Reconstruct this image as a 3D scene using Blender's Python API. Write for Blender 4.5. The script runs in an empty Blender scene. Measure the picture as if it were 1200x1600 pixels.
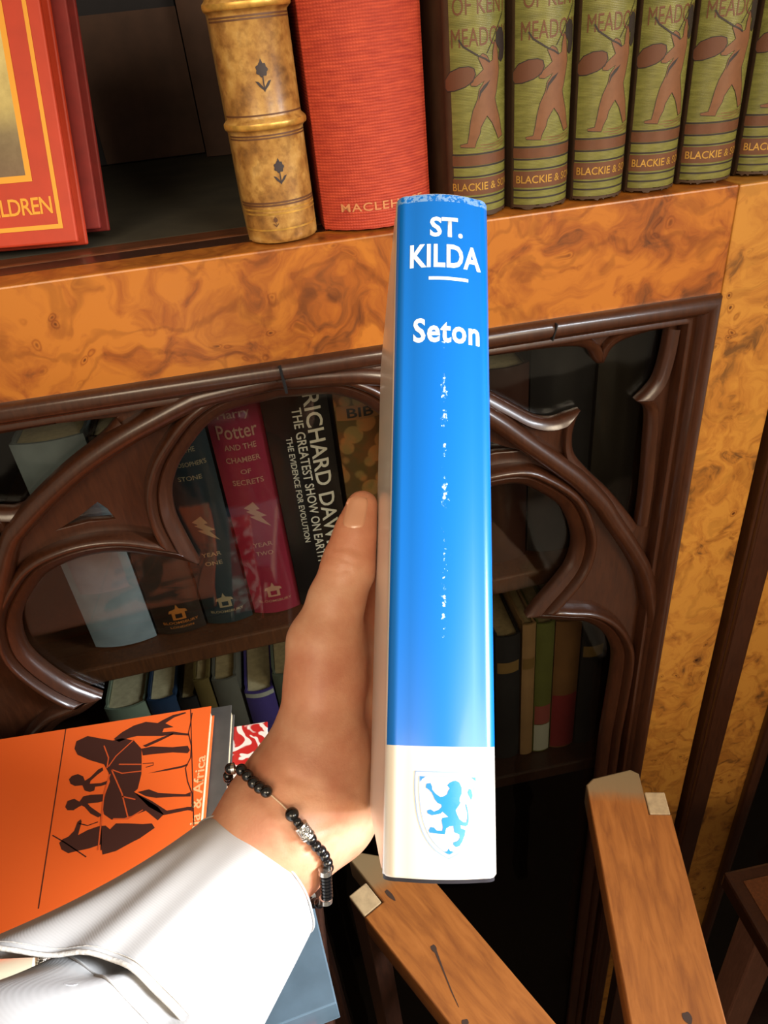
import bpy, bmesh, math, random
import numpy as np
from mathutils import Vector, Matrix, noise
random.seed(7)
C = bpy.context.scene.collection
SC = bpy.context.scene
PI = math.pi
# ------------------------------------------------------------------ camera
FPX = 1155.0
CAM_Z = 1.53
PITCH, ROLL, YAW = math.radians(34.4), math.radians(-6.3), math.radians(6.3)
_f = Vector((math.sin(YAW)*math.cos(PITCH), math.cos(YAW)*math.cos(PITCH), -math.sin(PITCH)))
_r = Vector((math.cos(YAW), -math.sin(YAW), 0))
_u = _r.cross(_f)
RX = math.cos(ROLL)*_r + math.sin(ROLL)*_u
UP = -math.sin(ROLL)*_r + math.cos(ROLL)*_u
FW = _f
EYE = Vector((0, 0, CAM_Z))
cam_data = bpy.data.cameras.new('camera')
cam = bpy.data.objects.new('camera', cam_data)
C.objects.link(cam)
cam_data.sensor_fit = 'AUTO'; cam_data.sensor_width = 36.0
cam_data.lens = FPX/1600*36.0
cam_data.clip_start = 0.02; cam_data.clip_end = 50
mw = Matrix.Identity(4)
for i in range(3):
    mw[i][0] = RX[i]; mw[i][1] = UP[i]; mw[i][2] = -FW[i]; mw[i][3] = EYE[i]
cam.matrix_world = mw
SC.camera = cam
# ------------------------------------------------------------------ light
SC.view_settings.view_transform = 'Standard'
SC.view_settings.look = 'None'
SC.view_settings.gamma = 1.0
SC.view_settings.use_curve_mapping = False
SC.view_settings.exposure = 0.0
world = bpy.data.worlds.new('room_light'); SC.world = world
world.use_nodes = True
bg = world.node_tree.nodes['Background']
bg.inputs['Color'].default_value = (1.0, 0.80, 0.58, 1)
bg.inputs['Strength'].default_value = 0.30

def area(name, loc, target, sx, sy, power, col, spread=180):
    l = bpy.data.lights.new(name, 'AREA'); l.shape = 'RECTANGLE'
    l.size = sx; l.size_y = sy; l.energy = power; l.color = col; l.spread = math.radians(spread)
    o = bpy.data.objects.new(name, l); C.objects.link(o)
    o.location = loc
    o.rotation_euler = (Vector(target)-Vector(loc)).to_track_quat('-Z', 'Y').to_euler()
    return o
# daylight from a low window on the right, added warm fill lights behind the viewer
area('window_daylight', (0.88, -0.26, 1.60), (-0.06, 0.12, 1.20), 0.36, 0.36, 3.2, (0.86, 0.93, 1.0), 44)
area('warm_fill', (-0.45, -0.80, 2.05), (0.08, 0.44, 1.42), 0.9, 0.6, 1.95, (1.0, 0.81, 0.57), 60)  # added fill, spread narrowed so the lower cabinet stays dim
area('warm_fill', (0.75, -0.95, 1.95), (0.15, 0.46, 1.38), 0.6, 0.6, 1.9, (1.0, 0.84, 0.62), 48)  # second fill, added to brighten the lower row behind the glass

# ------------------------------------------------------------------ pixel helpers: where a sight line meets a plane
def ray(px, py):
    return RX*((px-600)/FPX) - UP*((py-800)/FPX) + FW
def atY(px, py, Y):
    d = ray(px, py); return EYE + d*(Y/d.y)
def atZ(px, py, Z):
    d = ray(px, py); return EYE + d*((Z-CAM_Z)/d.z)
def atD(px, py, D):
    return EYE + ray(px, py)*D
def plane2(px, py, Y):
    p = atY(px, py, Y); return (p.x, p.z)

# ------------------------------------------------------------------ materials
MATS = {}
def newmat(name):
    m = bpy.data.materials.new(name); m.use_nodes = True
    nt = m.node_tree; b = nt.nodes['Principled BSDF']
    return m, nt, b
def lin(r, g, b):
    f = lambda c: (c/255/12.92) if c/255 <= .04045 else ((c/255+.055)/1.055)**2.4
    return (f(r), f(g), f(b), 1)
def ramp(nt, stops, fac):
    n = nt.nodes.new('ShaderNodeValToRGB')
    e = n.color_ramp.elements
    while len(e) > 1: e.remove(e[-1])
    e[0].position = stops[0][0]; e[0].color = stops[0][1]
    for p, c in stops[1:]:
        k = e.new(p); k.color = c
    nt.links.new(fac, n.inputs[0]); return n.outputs[0]
def coords(nt, scale=(1, 1, 1), kind='Object'):
    tc = nt.nodes.new('ShaderNodeTexCoord'); mp = nt.nodes.new('ShaderNodeMapping')
    mp.inputs['Scale'].default_value = scale
    nt.links.new(tc.outputs[kind], mp.inputs[0]); return mp.outputs[0]
def noisetex(nt, vec, scale, detail=4, rough=.55, dist=0):
    n = nt.nodes.new('ShaderNodeTexNoise')
    n.inputs['Scale'].default_value = scale; n.inputs['Detail'].default_value = detail
    n.inputs['Roughness'].default_value = rough; n.inputs['Distortion'].default_value = dist
    nt.links.new(vec, n.inputs['Vector']); return n
def mix(nt, a, b, fac, mode='MIX'):
    n = nt.nodes.new('ShaderNodeMix'); n.data_type = 'RGBA'; n.blend_type = mode
    for sock, v in ((n.inputs[0], fac), (n.inputs[6], a), (n.inputs[7], b)):
        if hasattr(v, 'is_linked'): nt.links.new(v, sock)
        else: sock.default_value = v
    return n.outputs[2]
def bump(nt, b, h, strength=.3, dist=.001):
    n = nt.nodes.new('ShaderNodeBump'); n.inputs['Strength'].default_value = strength
    n.inputs['Distance'].default_value = dist
    nt.links.new(h, n.inputs['Height']); nt.links.new(n.outputs[0], b.inputs['Normal'])
def plain(name, col, rough=.5, metal=0, coat=0, var=.0, nscale=60, spec=.5, bumps=0, croughness=.1):
    if name in MATS: return MATS[name]
    m, nt, b = newmat(name)
    if len(col) == 3: col = lin(*col)
    b.inputs['Roughness'].default_value = rough; b.inputs['Metallic'].default_value = metal
    b.inputs['Coat Weight'].default_value = coat; b.inputs['Coat Roughness'].default_value = croughness
    b.inputs['Specular IOR Level'].default_value = spec
    if var or bumps:
        v = coords(nt); n = noisetex(nt, v, nscale, 5)
    if var:
        lo = tuple(c*(1-var) for c in col[:3])+(1,); hi = tuple(min(1, c*(1+var)) for c in col[:3])+(1,)
        o = ramp(nt, [(.3, lo), (.7, hi)], n.outputs[0]); nt.links.new(o, b.inputs['Base Color'])
    else:
        b.inputs['Base Color'].default_value = col
    if bumps: bump(nt, b, n.outputs[0], bumps)
    MATS[name] = m; return m

def burl_mat(name, light, mid, dark, seed=0.0, fine=1.0, lines_k=.4):
    m, nt, b = newmat(name)
    v = coords(nt, (1, 1, 1))
    add = nt.nodes.new('ShaderNodeVectorMath'); add.operation = 'ADD'; add.inputs[1].default_value = (seed, seed*1.7, seed*.6)
    nt.links.new(v, add.inputs[0]); v = add.outputs[0]
    warp = noisetex(nt, v, 16, 3, .5)
    vm = nt.nodes.new('ShaderNodeVectorMath'); vm.operation = 'SCALE'; vm.inputs['Scale'].default_value = .085
    nt.links.new(warp.outputs[1], vm.inputs[0])
    va = nt.nodes.new('ShaderNodeVectorMath'); va.operation = 'ADD'
    nt.links.new(v, va.inputs[0]); nt.links.new(vm.outputs[0], va.inputs[1])
    big = noisetex(nt, va.outputs[0], 22*fine, 7, .62, 1.2)
    base = ramp(nt, [(.30, dark), (.43, mid), (.56, light), (.8, light)], big.outputs[0])
    # swirling figure lines
    w = nt.nodes.new('ShaderNodeTexWave'); w.wave_type = 'RINGS'; w.inputs['Scale'].default_value = 10
    w.inputs['Distortion'].default_value = 9; w.inputs['Detail'].default_value = 4; w.inputs['Detail Scale'].default_value = 2.2
    nt.links.new(va.outputs[0], w.inputs['Vector'])
    lines = ramp(nt, [(.0, (.42, .34, .27, 1)), (.16, (1, 1, 1, 1))], w.outputs[1])
    c1 = mix(nt, base, lines, lines_k, 'MULTIPLY')
    # burl eyes gathered in clusters
    vo = nt.nodes.new('ShaderNodeTexVoronoi'); vo.inputs['Scale'].default_value = 75
    nt.links.new(va.outputs[0], vo.inputs['Vector'])
    eyes = ramp(nt, [(.0, (.10, .05, .03, 1)), (.10, (.30, .2, .14, 1)), (.18, (1, 1, 1, 1)), (.26, (.62, .5, .4, 1)), (.34, (1, 1, 1, 1))], vo.outputs[0])
    cl = noisetex(nt, v, 13, 2)
    clm = ramp(nt, [(.50, (0, 0, 0, 1)), (.60, (1, 1, 1, 1))], cl.outputs[0])
    c2 = mix(nt, c1, mix(nt, c1, eyes, 1.0, 'MULTIPLY'), clm)
    nt.links.new(c2, b.inputs['Base Color'])
    b.inputs['Roughness'].default_value = .38
    b.inputs['Coat Weight'].default_value = .25; b.inputs['Coat Roughness'].default_value = .22
    bump(nt, b, big.outputs[0], .06, .001)
    return m
def wood_mat(name, a, c, scale=(6, 6, .8), rough=.35, coat=.3, fine=70, contrast=(.3, .7), crough=.15):
    m, nt, b = newmat(name)
    v = coords(nt, scale)
    n = noisetex(nt, v, fine, 6, .6, .4)
    o = ramp(nt, [(contrast[0], a), (contrast[1], c)], n.outputs[0])
    nt.links.new(o, b.inputs['Base Color'])
    b.inputs['Roughness'].default_value = rough
    b.inputs['Coat Weight'].default_value = coat; b.inputs['Coat Roughness'].default_value = crough
    bump(nt, b, n.outputs[0], .08, .001)
    return m
def cloth_mat(name, a, c, fine=900, rough=.75, strength=.5, ratio=(1, 1, 1)):
    m, nt, b = newmat(name)
    v = coords(nt, ratio)
    w1 = nt.nodes.new('ShaderNodeTexWave'); w1.bands_direction = 'Z'; w1.inputs['Scale'].default_value = fine/6.28
    w1.inputs['Distortion'].default_value = 1.2; w1.inputs['Detail'].default_value = 1
    nt.links.new(v, w1.inputs[0])
    w2 = nt.nodes.new('ShaderNodeTexWave'); w2.bands_direction = 'X'; w2.inputs['Scale'].default_value = fine/6.28
    w2.inputs['Distortion'].default_value = 1.2
    nt.links.new(v, w2.inputs[0])
    big = noisetex(nt, coords(nt, (3, 3, 14)), 30, 4)
    h = mix(nt, w1.outputs[0], w2.outputs[0], .5, 'MULTIPLY')
    base = ramp(nt, [(.3, a), (.7, c)], big.outputs[0])
    dk = ramp(nt, [(0, (.72, .62, .6, 1)), (.55, (1, 1, 1, 1))], w1.outputs[1])
    nt.links.new(mix(nt, base, dk, .8, 'MULTIPLY'), b.inputs['Base Color'])
    b.inputs['Roughness'].default_value = rough
    bump(nt, b, h, strength, .0006)
    return m
BURL = burl_mat('burl_walnut', lin(176, 106, 36), lin(150, 82, 28), lin(88, 48, 24))
BURL2 = burl_mat('burl_walnut_stile', lin(186, 128, 52), lin(168, 108, 42), lin(108, 70, 32), 3.1, 1.9, .28)
MAHO = wood_mat('mahogany', lin(50, 25, 13), lin(66, 35, 19), rough=.34, coat=.42, crough=.14)
MAHO_D = wood_mat('dark_mahogany', lin(40, 22, 15), lin(62, 34, 22), rough=.4, coat=.3)
INNER = wood_mat('old_interior_wood', lin(72, 40, 22), lin(98, 56, 30), rough=.55, coat=.1)
DARKWOOD = wood_mat('nearly_black_wood', lin(26, 18, 14), lin(40, 28, 20), rough=.6, coat=0)
PAGES = plain('page_edges', (214, 196, 160), .9, var=.15, nscale=200)
PAGES_D = plain('aged_page_edges', (150, 128, 92), .9, var=.2, nscale=200)
GOLD = plain('gold_foil', (206, 160, 78), .38, metal=.6)
INK_BROWN = plain('brown_ink', (74, 44, 28), .6)

# ------------------------------------------------------------------ object helpers
def obj(name, mesh, mats, parent=None, smooth=False, autosmooth=None):
    o = bpy.data.objects.new(name, mesh); C.objects.link(o)
    if not isinstance(mats, (list, tuple)): mats = [mats]
    mesh.materials.clear()
    for m in mats: mesh.materials.append(m)
    if parent is not None: o.parent = parent
    if smooth:
        mesh.polygons.foreach_set('use_smooth', [True]*len(mesh.polygons))
        if autosmooth is not None:
            mesh.set_sharp_from_angle(angle=math.radians(autosmooth))
    return o
def thing(name, label, cat, loc=(0, 0, 0), rot=None, group=None):
    o = bpy.data.objects.new(name, None); C.objects.link(o)
    o.empty_display_size = .02
    if isinstance(loc, Matrix): o.matrix_world = loc
    else:
        o.location = loc
        if rot: o.rotation_euler = rot
    tag(o, label, cat, group); return o
def tag(o, label, cat, group=None):
    o['label'] = label; o['category'] = cat
    if group: o['group'] = group
    return o
def me(verts, faces, mi=None):
    m = bpy.data.meshes.new('m'); m.from_pydata([tuple(v) for v in verts], [], faces)
    if mi: m.polygons.foreach_set('material_index', mi)
    m.update(); return m
def fix_normals(m):
    bm = bmesh.new(); bm.from_mesh(m); bmesh.ops.recalc_face_normals(bm, faces=bm.faces); bm.to_mesh(m); bm.free(); return m
def box(x0, x1, y0, y1, z0, z1, bev=.001, seg=2):
    bm = bmesh.new(); bmesh.ops.create_cube(bm, size=1)
    for v in bm.verts:
        v.co = Vector(((x0+x1)/2+v.co.x*(x1-x0), (y0+y1)/2+v.co.y*(y1-y0), (z0+z1)/2+v.co.z*(z1-z0)))
    if bev: bmesh.ops.bevel(bm, geom=bm.edges[:], offset=bev, segments=seg, affect='EDGES', profile=.5)
    m = bpy.data.meshes.new('m'); bm.to_mesh(m); bm.free(); return m
def join(ms):
    bm = bmesh.new()
    for m in ms: bm.from_mesh(m)
    r = bpy.data.meshes.new('m'); bm.to_mesh(r); bm.free(); return r
def xform(m, M):
    m.transform(M); return m
def sweep(path, prof, closed=False, ends=True):
    """path: 2-D points in the XZ plane; prof: (n, y) with n measured to the left of the direction of travel."""
    P = [Vector(p) for p in path]; n = len(P); vs = []; fs = []; k = len(prof)
    for i in range(n):
        a = P[(i-1) % n] if (closed or i > 0) else None
        c = P[(i+1) % n] if (closed or i < n-1) else None
        d1 = (P[i]-a).normalized() if a is not None else None
        d2 = (c-P[i]).normalized() if c is not None else None
        if d1 is None: d1 = d2
        if d2 is None: d2 = d1
        n1 = Vector((-d1.y, d1.x)); n2 = Vector((-d2.y, d2.x))
        mN = (n1+n2).normalized(); s = 1/max(.35, mN.dot(n1))
        for (o, y) in prof:
            q = P[i]+mN*o*s
            vs.append((q.x, y, q.y))
    m = n if closed else n-1
    for i in range(m):
        j = (i+1) % n
        for t in range(k-1):
            fs.append((i*k+t, i*k+t+1, j*k+t+1, j*k+t))
    if not closed and ends:
        fs.append(tuple(range(k))); fs.append(tuple((n-1)*k+t for t in reversed(range(k))))
    return fix_normals(me(vs, fs))
def fill2(polys, extrude=0, bev=0, res=1):
    """filled 2-D shape (first polygon outside, others holes) in the XY plane, as a mesh"""
    cu = bpy.data.curves.new('c', 'CURVE'); cu.dimensions = '2D'; cu.fill_mode = 'BOTH'
    for p in polys:
        s = cu.splines.new('POLY'); s.points.add(len(p)-1); s.use_cyclic_u = True
        for i, q in enumerate(p): s.points[i].co = (q[0], q[1], 0, 1)
    cu.extrude = extrude; cu.bevel_depth = bev; cu.bevel_resolution = res; cu.offset = -bev
    o = bpy.data.objects.new('c', cu); C.objects.link(o)
    dg = bpy.context.evaluated_depsgraph_get(); dg.update()
    m = bpy.data.meshes.new_from_object(o.evaluated_get(dg), depsgraph=dg)
    bpy.data.objects.remove(o); bpy.data.curves.remove(cu)
    return m
XZ = Matrix(((1, 0, 0, 0), (0, 0, -1, 0), (0, 1, 0, 0), (0, 0, 0, 1)))   # local (x, y, z) -> world (x, -z, y)
def smooth_path(pts, n=8, closed=False):
    """Catmull-Rom through 2-D points"""
    P = [Vector(p) for p in pts]; out = []; N = len(P)
    rng = range(N) if closed else range(N-1)
    for i in rng:
        p1, p2 = P[i], P[(i+1) % N]
        p0 = P[i-1] if (closed or i > 0) else p1*2-p2
        p3 = P[(i+2) % N] if (closed or i < N-2) else p2*2-p1
        for t in range(n):
            t = t/n
            out.append(.5*((2*p1)+(p2-p0)*t+(2*p0-5*p1+4*p2-p3)*t*t+(3*p1-p0-3*p2+p3)*t**3))
    if not closed: out.append(P[-1])
    return out
def text_mesh(s, size=1.0, bold=0.0, spacing=1.0, shear=0.0, align='CENTER', line=1.0):
    cu = bpy.data.curves.new('t', 'FONT'); cu.body = s; cu.size = size; cu.offset = bold
    cu.space_character = spacing; cu.shear = shear; cu.align_x = align; cu.align_y = 'CENTER'; cu.space_line = line
    cu.resolution_u = 3
    o = bpy.data.objects.new('t', cu); C.objects.link(o)
    dg = bpy.context.evaluated_depsgraph_get(); dg.update()
    m = bpy.data.meshes.new_from_object(o.evaluated_get(dg), depsgraph=dg)
    bpy.data.objects.remove(o); bpy.data.curves.remove(cu)
    return m
def fit(m, w=None, h=None, cx=0, cy=0, rot=0):
    """scale a flat mesh to w x h and centre it"""
    co = np.empty(len(m.vertices)*3); m.vertices.foreach_get('co', co); co = co.reshape(-1, 3)
    lo, hi = co.min(0), co.max(0)
    sx = w/(hi[0]-lo[0]) if w else None; sy = h/(hi[1]-lo[1]) if h else None
    sx = sx or sy; sy = sy or sx
    co[:, 0] = (co[:, 0]-(lo[0]+hi[0])/2)*sx; co[:, 1] = (co[:, 1]-(lo[1]+hi[1])/2)*sy
    if rot:
        c, s = math.cos(rot), math.sin(rot); x = co[:, 0]*c-co[:, 1]*s; co[:, 1] = co[:, 0]*s+co[:, 1]*c; co[:, 0] = x
    co[:, 0] += cx; co[:, 1] += cy
    m.vertices.foreach_set('co', co.ravel()); m.update(); return m
def rect(x0, x1, y0, y1):
    return me([(x0, y0, 0), (x1, y0, 0), (x1, y1, 0), (x0, y1, 0)], [(0, 1, 2, 3)])
def stroke(pts, w, n=1):
    """flat ribbon of width w (number or list) along 2-D points"""
    P = [Vector(p) for p in pts]; vs = []; fs = []
    for i, p in enumerate(P):
        d = (P[min(i+1, len(P)-1)]-P[max(i-1, 0)]).normalized(); nn = Vector((-d.y, d.x))
        ww = w[i] if isinstance(w, (list, tuple)) else w
        vs += [tuple(p+nn*ww/2)+(0,), tuple(p-nn*ww/2)+(0,)]
        if i: fs.append((2*i-2, 2*i-1, 2*i+1, 2*i))
    return me(vs, fs)
def cut_x(m, xs):
    bm = bmesh.new(); bm.from_mesh(m)
    for x in xs:
        bmesh.ops.bisect_plane(bm, geom=bm.verts[:]+bm.edges[:]+bm.faces[:], plane_co=(x, 0, 0), plane_no=(1, 0, 0), dist=1e-7)
    bm.to_mesh(m); bm.free(); return m
def cut_y(m, ys):
    bm = bmesh.new(); bm.from_mesh(m)
    for y in ys:
        bmesh.ops.bisect_plane(bm, geom=bm.verts[:]+bm.edges[:]+bm.faces[:], plane_co=(0, y, 0), plane_no=(0, 1, 0), dist=1e-7)
    bm.to_mesh(m); bm.free(); return m
def remap(m, f):
    for v in m.vertices: v.co = f(v.co.x, v.co.y)
    m.update(); return m
def tube(pts, r, n=10, caps=True):
    """round tube through 3-D points, r number or list"""
    P = [Vector(p) for p in pts]; vs = []; fs = []
    up = Vector((0, 0, 1)); prev = None
    for i, p in enumerate(P):
        d = (P[min(i+1, len(P)-1)]-P[max(i-1, 0)]).normalized()
        a = prev if prev is not None else (up if abs(d.z) < .9 else Vector((1, 0, 0)))
        a = (a-d*a.dot(d)).normalized(); prev = a; b_ = d.cross(a)
        rr = r[i] if isinstance(r, (list, tuple)) else r
        for k in range(n):
            t = 2*PI*k/n; vs.append(p+a*math.cos(t)*rr+b_*math.sin(t)*rr)
    for i in range(len(P)-1):
        for k in range(n): fs.append((i*n+k, i*n+(k+1) % n, (i+1)*n+(k+1) % n, (i+1)*n+k))
    if caps: fs.append(tuple(reversed(range(n)))); fs.append(tuple((len(P)-1)*n+k for k in range(n)))
    return fix_normals(me(vs, fs))
def ball(r, sub=2, c=(0, 0, 0), s=(1, 1, 1)):
    bm = bmesh.new(); bmesh.ops.create_icosphere(bm, subdivisions=sub, radius=r)
    for v in bm.verts: v.co = Vector((v.co.x*s[0]+c[0], v.co.y*s[1]+c[1], v.co.z*s[2]+c[2]))
    m = bpy.data.meshes.new('m'); bm.to_mesh(m); bm.free(); return m
# ------------------------------------------------------------------ the setting
YD = 0.44                 # front face of the cabinet doors
ZT = 1.42                 # top of the ledge
AX = -0.0100              # middle of the gothic door
def struct(name, mesh, mat):
    o = obj(name, mesh, mat); o['kind'] = 'structure'; o['label'] = name.replace('_', ' '); return o
WALL = plain('wall_plaster', (120, 92, 66), .9, var=.1, nscale=8)
FLOORM = wood_mat('floor_boards', lin(52, 34, 22), lin(80, 52, 32), scale=(8, .8, 1), rough=.5, coat=.1)
struct('floor', box(-2.5, 2.5, -2.2, 1.2, -.05, 0, 0), FLOORM)
struct('wall_back', box(-2.5, 2.5, 1.02, 1.12, 0, 2.7, 0), WALL)

# ------------------------------------------------------------------ bookcase
bookcase = thing('bookcase', 'old burr walnut bookcase with glazed gothic tracery doors below an open shelf', 'bookcase', (0, YD, 0))
def world_child(o):        # meshes are written in world coordinates: cancel the parent's offset
    o.matrix_parent_inverse = o.parent.matrix_world.inverted(); return o
def wc(name, mesh, mats, parent, smooth=False, autosmooth=None, label=None):
    o = obj(name, mesh, mats, parent, smooth, autosmooth)
    r = parent
    chain = Matrix.Identity(4)
    while r is not None:
        chain = r.matrix_parent_inverse @ r.matrix_basis @ chain
        r = r.parent
    o.matrix_parent_inverse = chain.inverted()
    if label: o['label'] = label
    return o
DUSTY = plain('dusty_dark_shelf_cloth', (50, 46, 34), .85, var=.35, nscale=22, bumps=.2)
XL, XR = -.80, .90
wc('shelf', box(XL, XR, .508, .99, 1.385, 1.4195, .001), DUSTY, bookcase)
wc('shelf_edge', box(XL, XR, .4855, .508, 1.385, ZT, .003, 3), wood_mat('shelf_edge_wood', lin(70, 38, 20), lin(104, 60, 34), scale=(.8, 6, 6), rough=.4, coat=.4), bookcase)
wc('back_panel', box(XL, XR, .99, 1.005, .02, 2.3, .001), MAHO_D, bookcase)
wc('side_panel', box(XL-.03, XL, .445, .995, .02, 2.3, .002), MAHO, bookcase)
wc('side_panel', box(XR, XR+.03, .445, .995, .02, 2.3, .002), MAHO, bookcase)
wc('plinth', box(XL-.02, XR+.02, .43, .99, 0, .08, .004), MAHO_D, bookcase)
wc('bottom_board', box(XL, XR, .487, .99, .08, .10, .001), DARKWOOD, bookcase)
wc('upper_shelf', box(XL, XR, .50, .99, 1.76, 1.785, .002), MAHO_D, bookcase)

FR = .2855                # outer edge of the frame moulding, right of the door
HALF = FR-AX              # half width of the glazed opening, moulding included
DR = .3405; DL = 2*AX-DR  # door edges
ZB = 1.3535                # top of the moulding
ZLOW = .14; ZDB = .085
def mirror(pts): return [(2*AX-x, z) for x, z in reversed(pts)]

def make_door(x_off, full=True):
    t = box(0, 1, 0, 1, 0, 1, 0)
    g = .0002
    stile_r = box(FR+.0015, DR, YD, YD+.026, ZDB, ZT-.0004, .0012)
    stile_l = box(DL, 2*AX-FR-.0015, YD, YD+.026, ZDB, ZT-.0004, .0012)
    rail_t = box(2*AX-FR-.0012, FR+.0012, YD, YD+.026, ZB-.002, ZT, .0012)
    rail_b = box(2*AX-FR-.0012, FR+.0012, YD, YD+.026, ZDB, ZLOW, .0012)
    core = box(DL+.0004, DR-.0004, YD+.0265, YD+.045, ZB-.004, ZT-.0003, .001)
    core_r = box(FR-.012, DR-.0004, YD+.0265, YD+.045, ZDB, ZB-.004, .001)
    core_l = box(DL+.0004, 2*AX-FR+.012, YD+.0265, YD+.045, ZDB, ZB-.004, .001)
    def off(m): m.transform(Matrix.Translation((x_off, 0, 0))); return m
    door = wc('door', off(join([core, core_r, core_l])), MAHO_D, bookcase)
    wc('top_rail', off(rail_t), BURL, door, label='burr walnut top rail')
    wc('stile', off(stile_r), BURL2, door, label='burr walnut stile right of the glass')
    wc('stile', off(stile_l), BURL2, door, label='burr walnut stile left of the glass')
    wc('bottom_rail', off(rail_b), BURL, door)
    # bolection moulding round the opening (n is measured inwards)
    path = [(2*AX-FR, ZLOW), (2*AX-FR, ZB), (FR, ZB), (FR, ZLOW)]
    prof = [(0, YD+.001), (0, YD-.0020), (-.0008, YD-.0052), (-.0028, YD-.0075), (-.0056, YD-.0085), (-.0088, YD-.0078), (-.0112, YD-.0052),
            (-.0126, YD-.0015), (-.0138, YD+.0005), (-.0152, YD+.0015), (-.0166, YD+.0005), (-.0186, YD+.0010), (-.0196, YD+.0040), (-.0202, YD+.008), (-.0206, YD+.018)]
    mo = sweep(path, prof)
    wc('frame_moulding', off(mo), MAHO, door, True, 50)
    return door, off
door, _off = make_door(0)
# fine gap where the moulding was cut and re-glued
def crack(px, py, px2, py2, w=.0011):
    a = atY(px, py, YD-.0004); b = atY(px2, py2, YD-.002)
    pr = [Vector((a.x, min(a.z, ZB))), Vector((b.x, b.z))]
    m = box(-w/2, w/2, YD-.00895, YD+.002, 0, 1, 0)
    L = (pr[1]-pr[0]).length; an = math.atan2(pr[1].x-pr[0].x, -(pr[1].y-pr[0].y))
    m.transform(Matrix.Translation((0, 0, -1))); m.transform(Matrix.Diagonal((1, 1, L, 1)))
    m.transform(Matrix.Rotation(-an, 4, 'Y')); m.transform(Matrix.Translation((pr[0].x, 0, pr[0].y)))
    return m
BLACKGAP = plain('dark_gap', (10, 7, 6), .9)
wc('moulding_joint', crack(436, 566, 447, 608, .0016), BLACKGAP, door)
wc('moulding_joint', crack(864, 500, 858, 527, .0009), BLACKGAP, door)

# --- tracery: one fretted board with cusped openings
TF = YD+.0045; TB = YD+.0175
def P(px, py): return plane2(px, py, TF)
cx = AX
top_half = [P(x, y) for x, y in [(311, 886), (289, 846), (273, 811), (268, 774), (276, 740), (291, 713), (319, 676), (353, 651), (390, 639), (412, 634.5)]]
side_l = [P(x, y) for x, y in [(311, 890), (275, 881), (234, 875), (193, 870), (151, 873), (110, 884), (72, 903), (50, 930), (33, 963), (30, 990), (41, 1023), (69, 1051), (110, 1078), (158, 1097)]]
side_r = [P(x, y) for x, y in [(807, 762), (840, 772), (873, 792), (888, 812), (898, 840), (899, 862), (890, 890), (870, 917), (848, 942), (825, 970)]]
low_r = [P(x, y) for x, y in [(827, 973), (883, 976), (916, 978), (943, 992), (959, 1016), (962, 1041), (954, 1096), (944, 1151)]]
def mir(pts): return [Vector((2*cx-p[0], p[1])) for p in pts]
# left half of the main opening, from the top middle down
topc = smooth_path([(cx, top_half[-1][1]+.0012)]+top_half[::-1], 5)
sidec = smooth_path(side_l, 5)
xin = 2*cx-(low_r[-1][0])
lowm = mir(low_r)
lowc = smooth_path([(sidec[-1].x-.001, sidec[-1].y-.002)]+[p for p in lowm[1:]], 5)
left = topc+sidec[1:]+lowc[1:]+[Vector((lowm[-1].x, .70)), Vector((lowm[-1].x, ZLOW+.03))]
# right half: mirror of the left down to the first cusp, then traced
rs = smooth_path([(2*cx-side_l[0][0], side_l[0][1]), (2*cx-side_l[1][0], side_l[1][1]), (2*cx-side_l[2][0], side_l[2][1]), (2*cx-side_l[3][0], side_l[3][1])]+side_r[0:], 5)
lowr = smooth_path([rs[-1]+Vector((.001, -.002))]+[Vector(p) for p in low_r[1:]], 5)
right = [Vector((2*cx-p.x, p.y)) for p in topc]+rs[1:]+lowr[1:]+[Vector((low_r[-1][0], .70)), Vector((low_r[-1][0], ZLOW+.03))]
main_hole = left+right[::-1][:-1]
# main arch line (ridge of the big roll moulding)
arch_r = [P(x, y) for x, y in [(767, 653), (820, 690), (873, 727), (907, 753), (940, 787), (957, 813), (987, 857), (1007, 895), (1015, 934), (1017, 972)]]
arch_l = [P(x, y) for x, y in [(14, 854), (36, 818), (82, 769), (132, 725), (192, 684), (247, 653), (289, 631), (322, 618)]]
apex_z = max(arch_l[-1][1]+.002, 1.3395)
# spandrel openings
lf = [P(x, y) for x, y in [(0, 742), (40, 752), (78, 762), (100, 745), (127, 712), (165, 690)]]
sp_r = [P(x, y) for x, y in [
    (770, 620), (807, 640), (840, 657), (868, 661), (890, 654), (912, 647),            # cusp on the arch
    (904, 664), (899, 690), (903, 716), (928, 746), (957, 773), (978, 797),
    (990, 812), (1000, 826), (1008, 770), (1014, 700), (1017, 660), (1014, 643), (1000, 632),   # cusp on the stile
    (1017, 615), (1031, 596), (1042, 560), (1050, 518), (1020, 523), (985, 534), (962, 548), (949, 573),   # cusp under the rail
    (936, 572), (924, 553), (905, 547), (866, 549), (820, 555), (770, 562)]]
a0 = sp_r[0]
spandrel_r = [Vector(p) for p in sp_r]+[Vector((cx+.105, 1.3275)), Vector((cx+.118, 1.3170))]
def soft(pts, corners):
    out = []; n = len(pts); k = sorted(corners)
    for a, b in zip(k, k[1:]+[k[0]+n]):
        seg = [pts[i % n] for i in range(a, b+1)]
        out += smooth_path(seg, 4)[:-1] if len(seg) > 2 else [seg[0]]
    return out
def split(pts, corners):
    n = len(pts); k = sorted(corners); out = []
    for a, b in zip(k, k[1:]+[k[0]+n]):
        seg = [pts[i % n] for i in range(a, b+1)]
        out.append(smooth_path(seg, 4) if len(seg) > 2 else seg)
    return out
sp_segs = split(spandrel_r, [0, 5, 13, 18, 22, 26, 32, 33])
spandrel_r = soft(spandrel_r, [0, 5, 13, 18, 22, 26, 32, 33])
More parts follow.
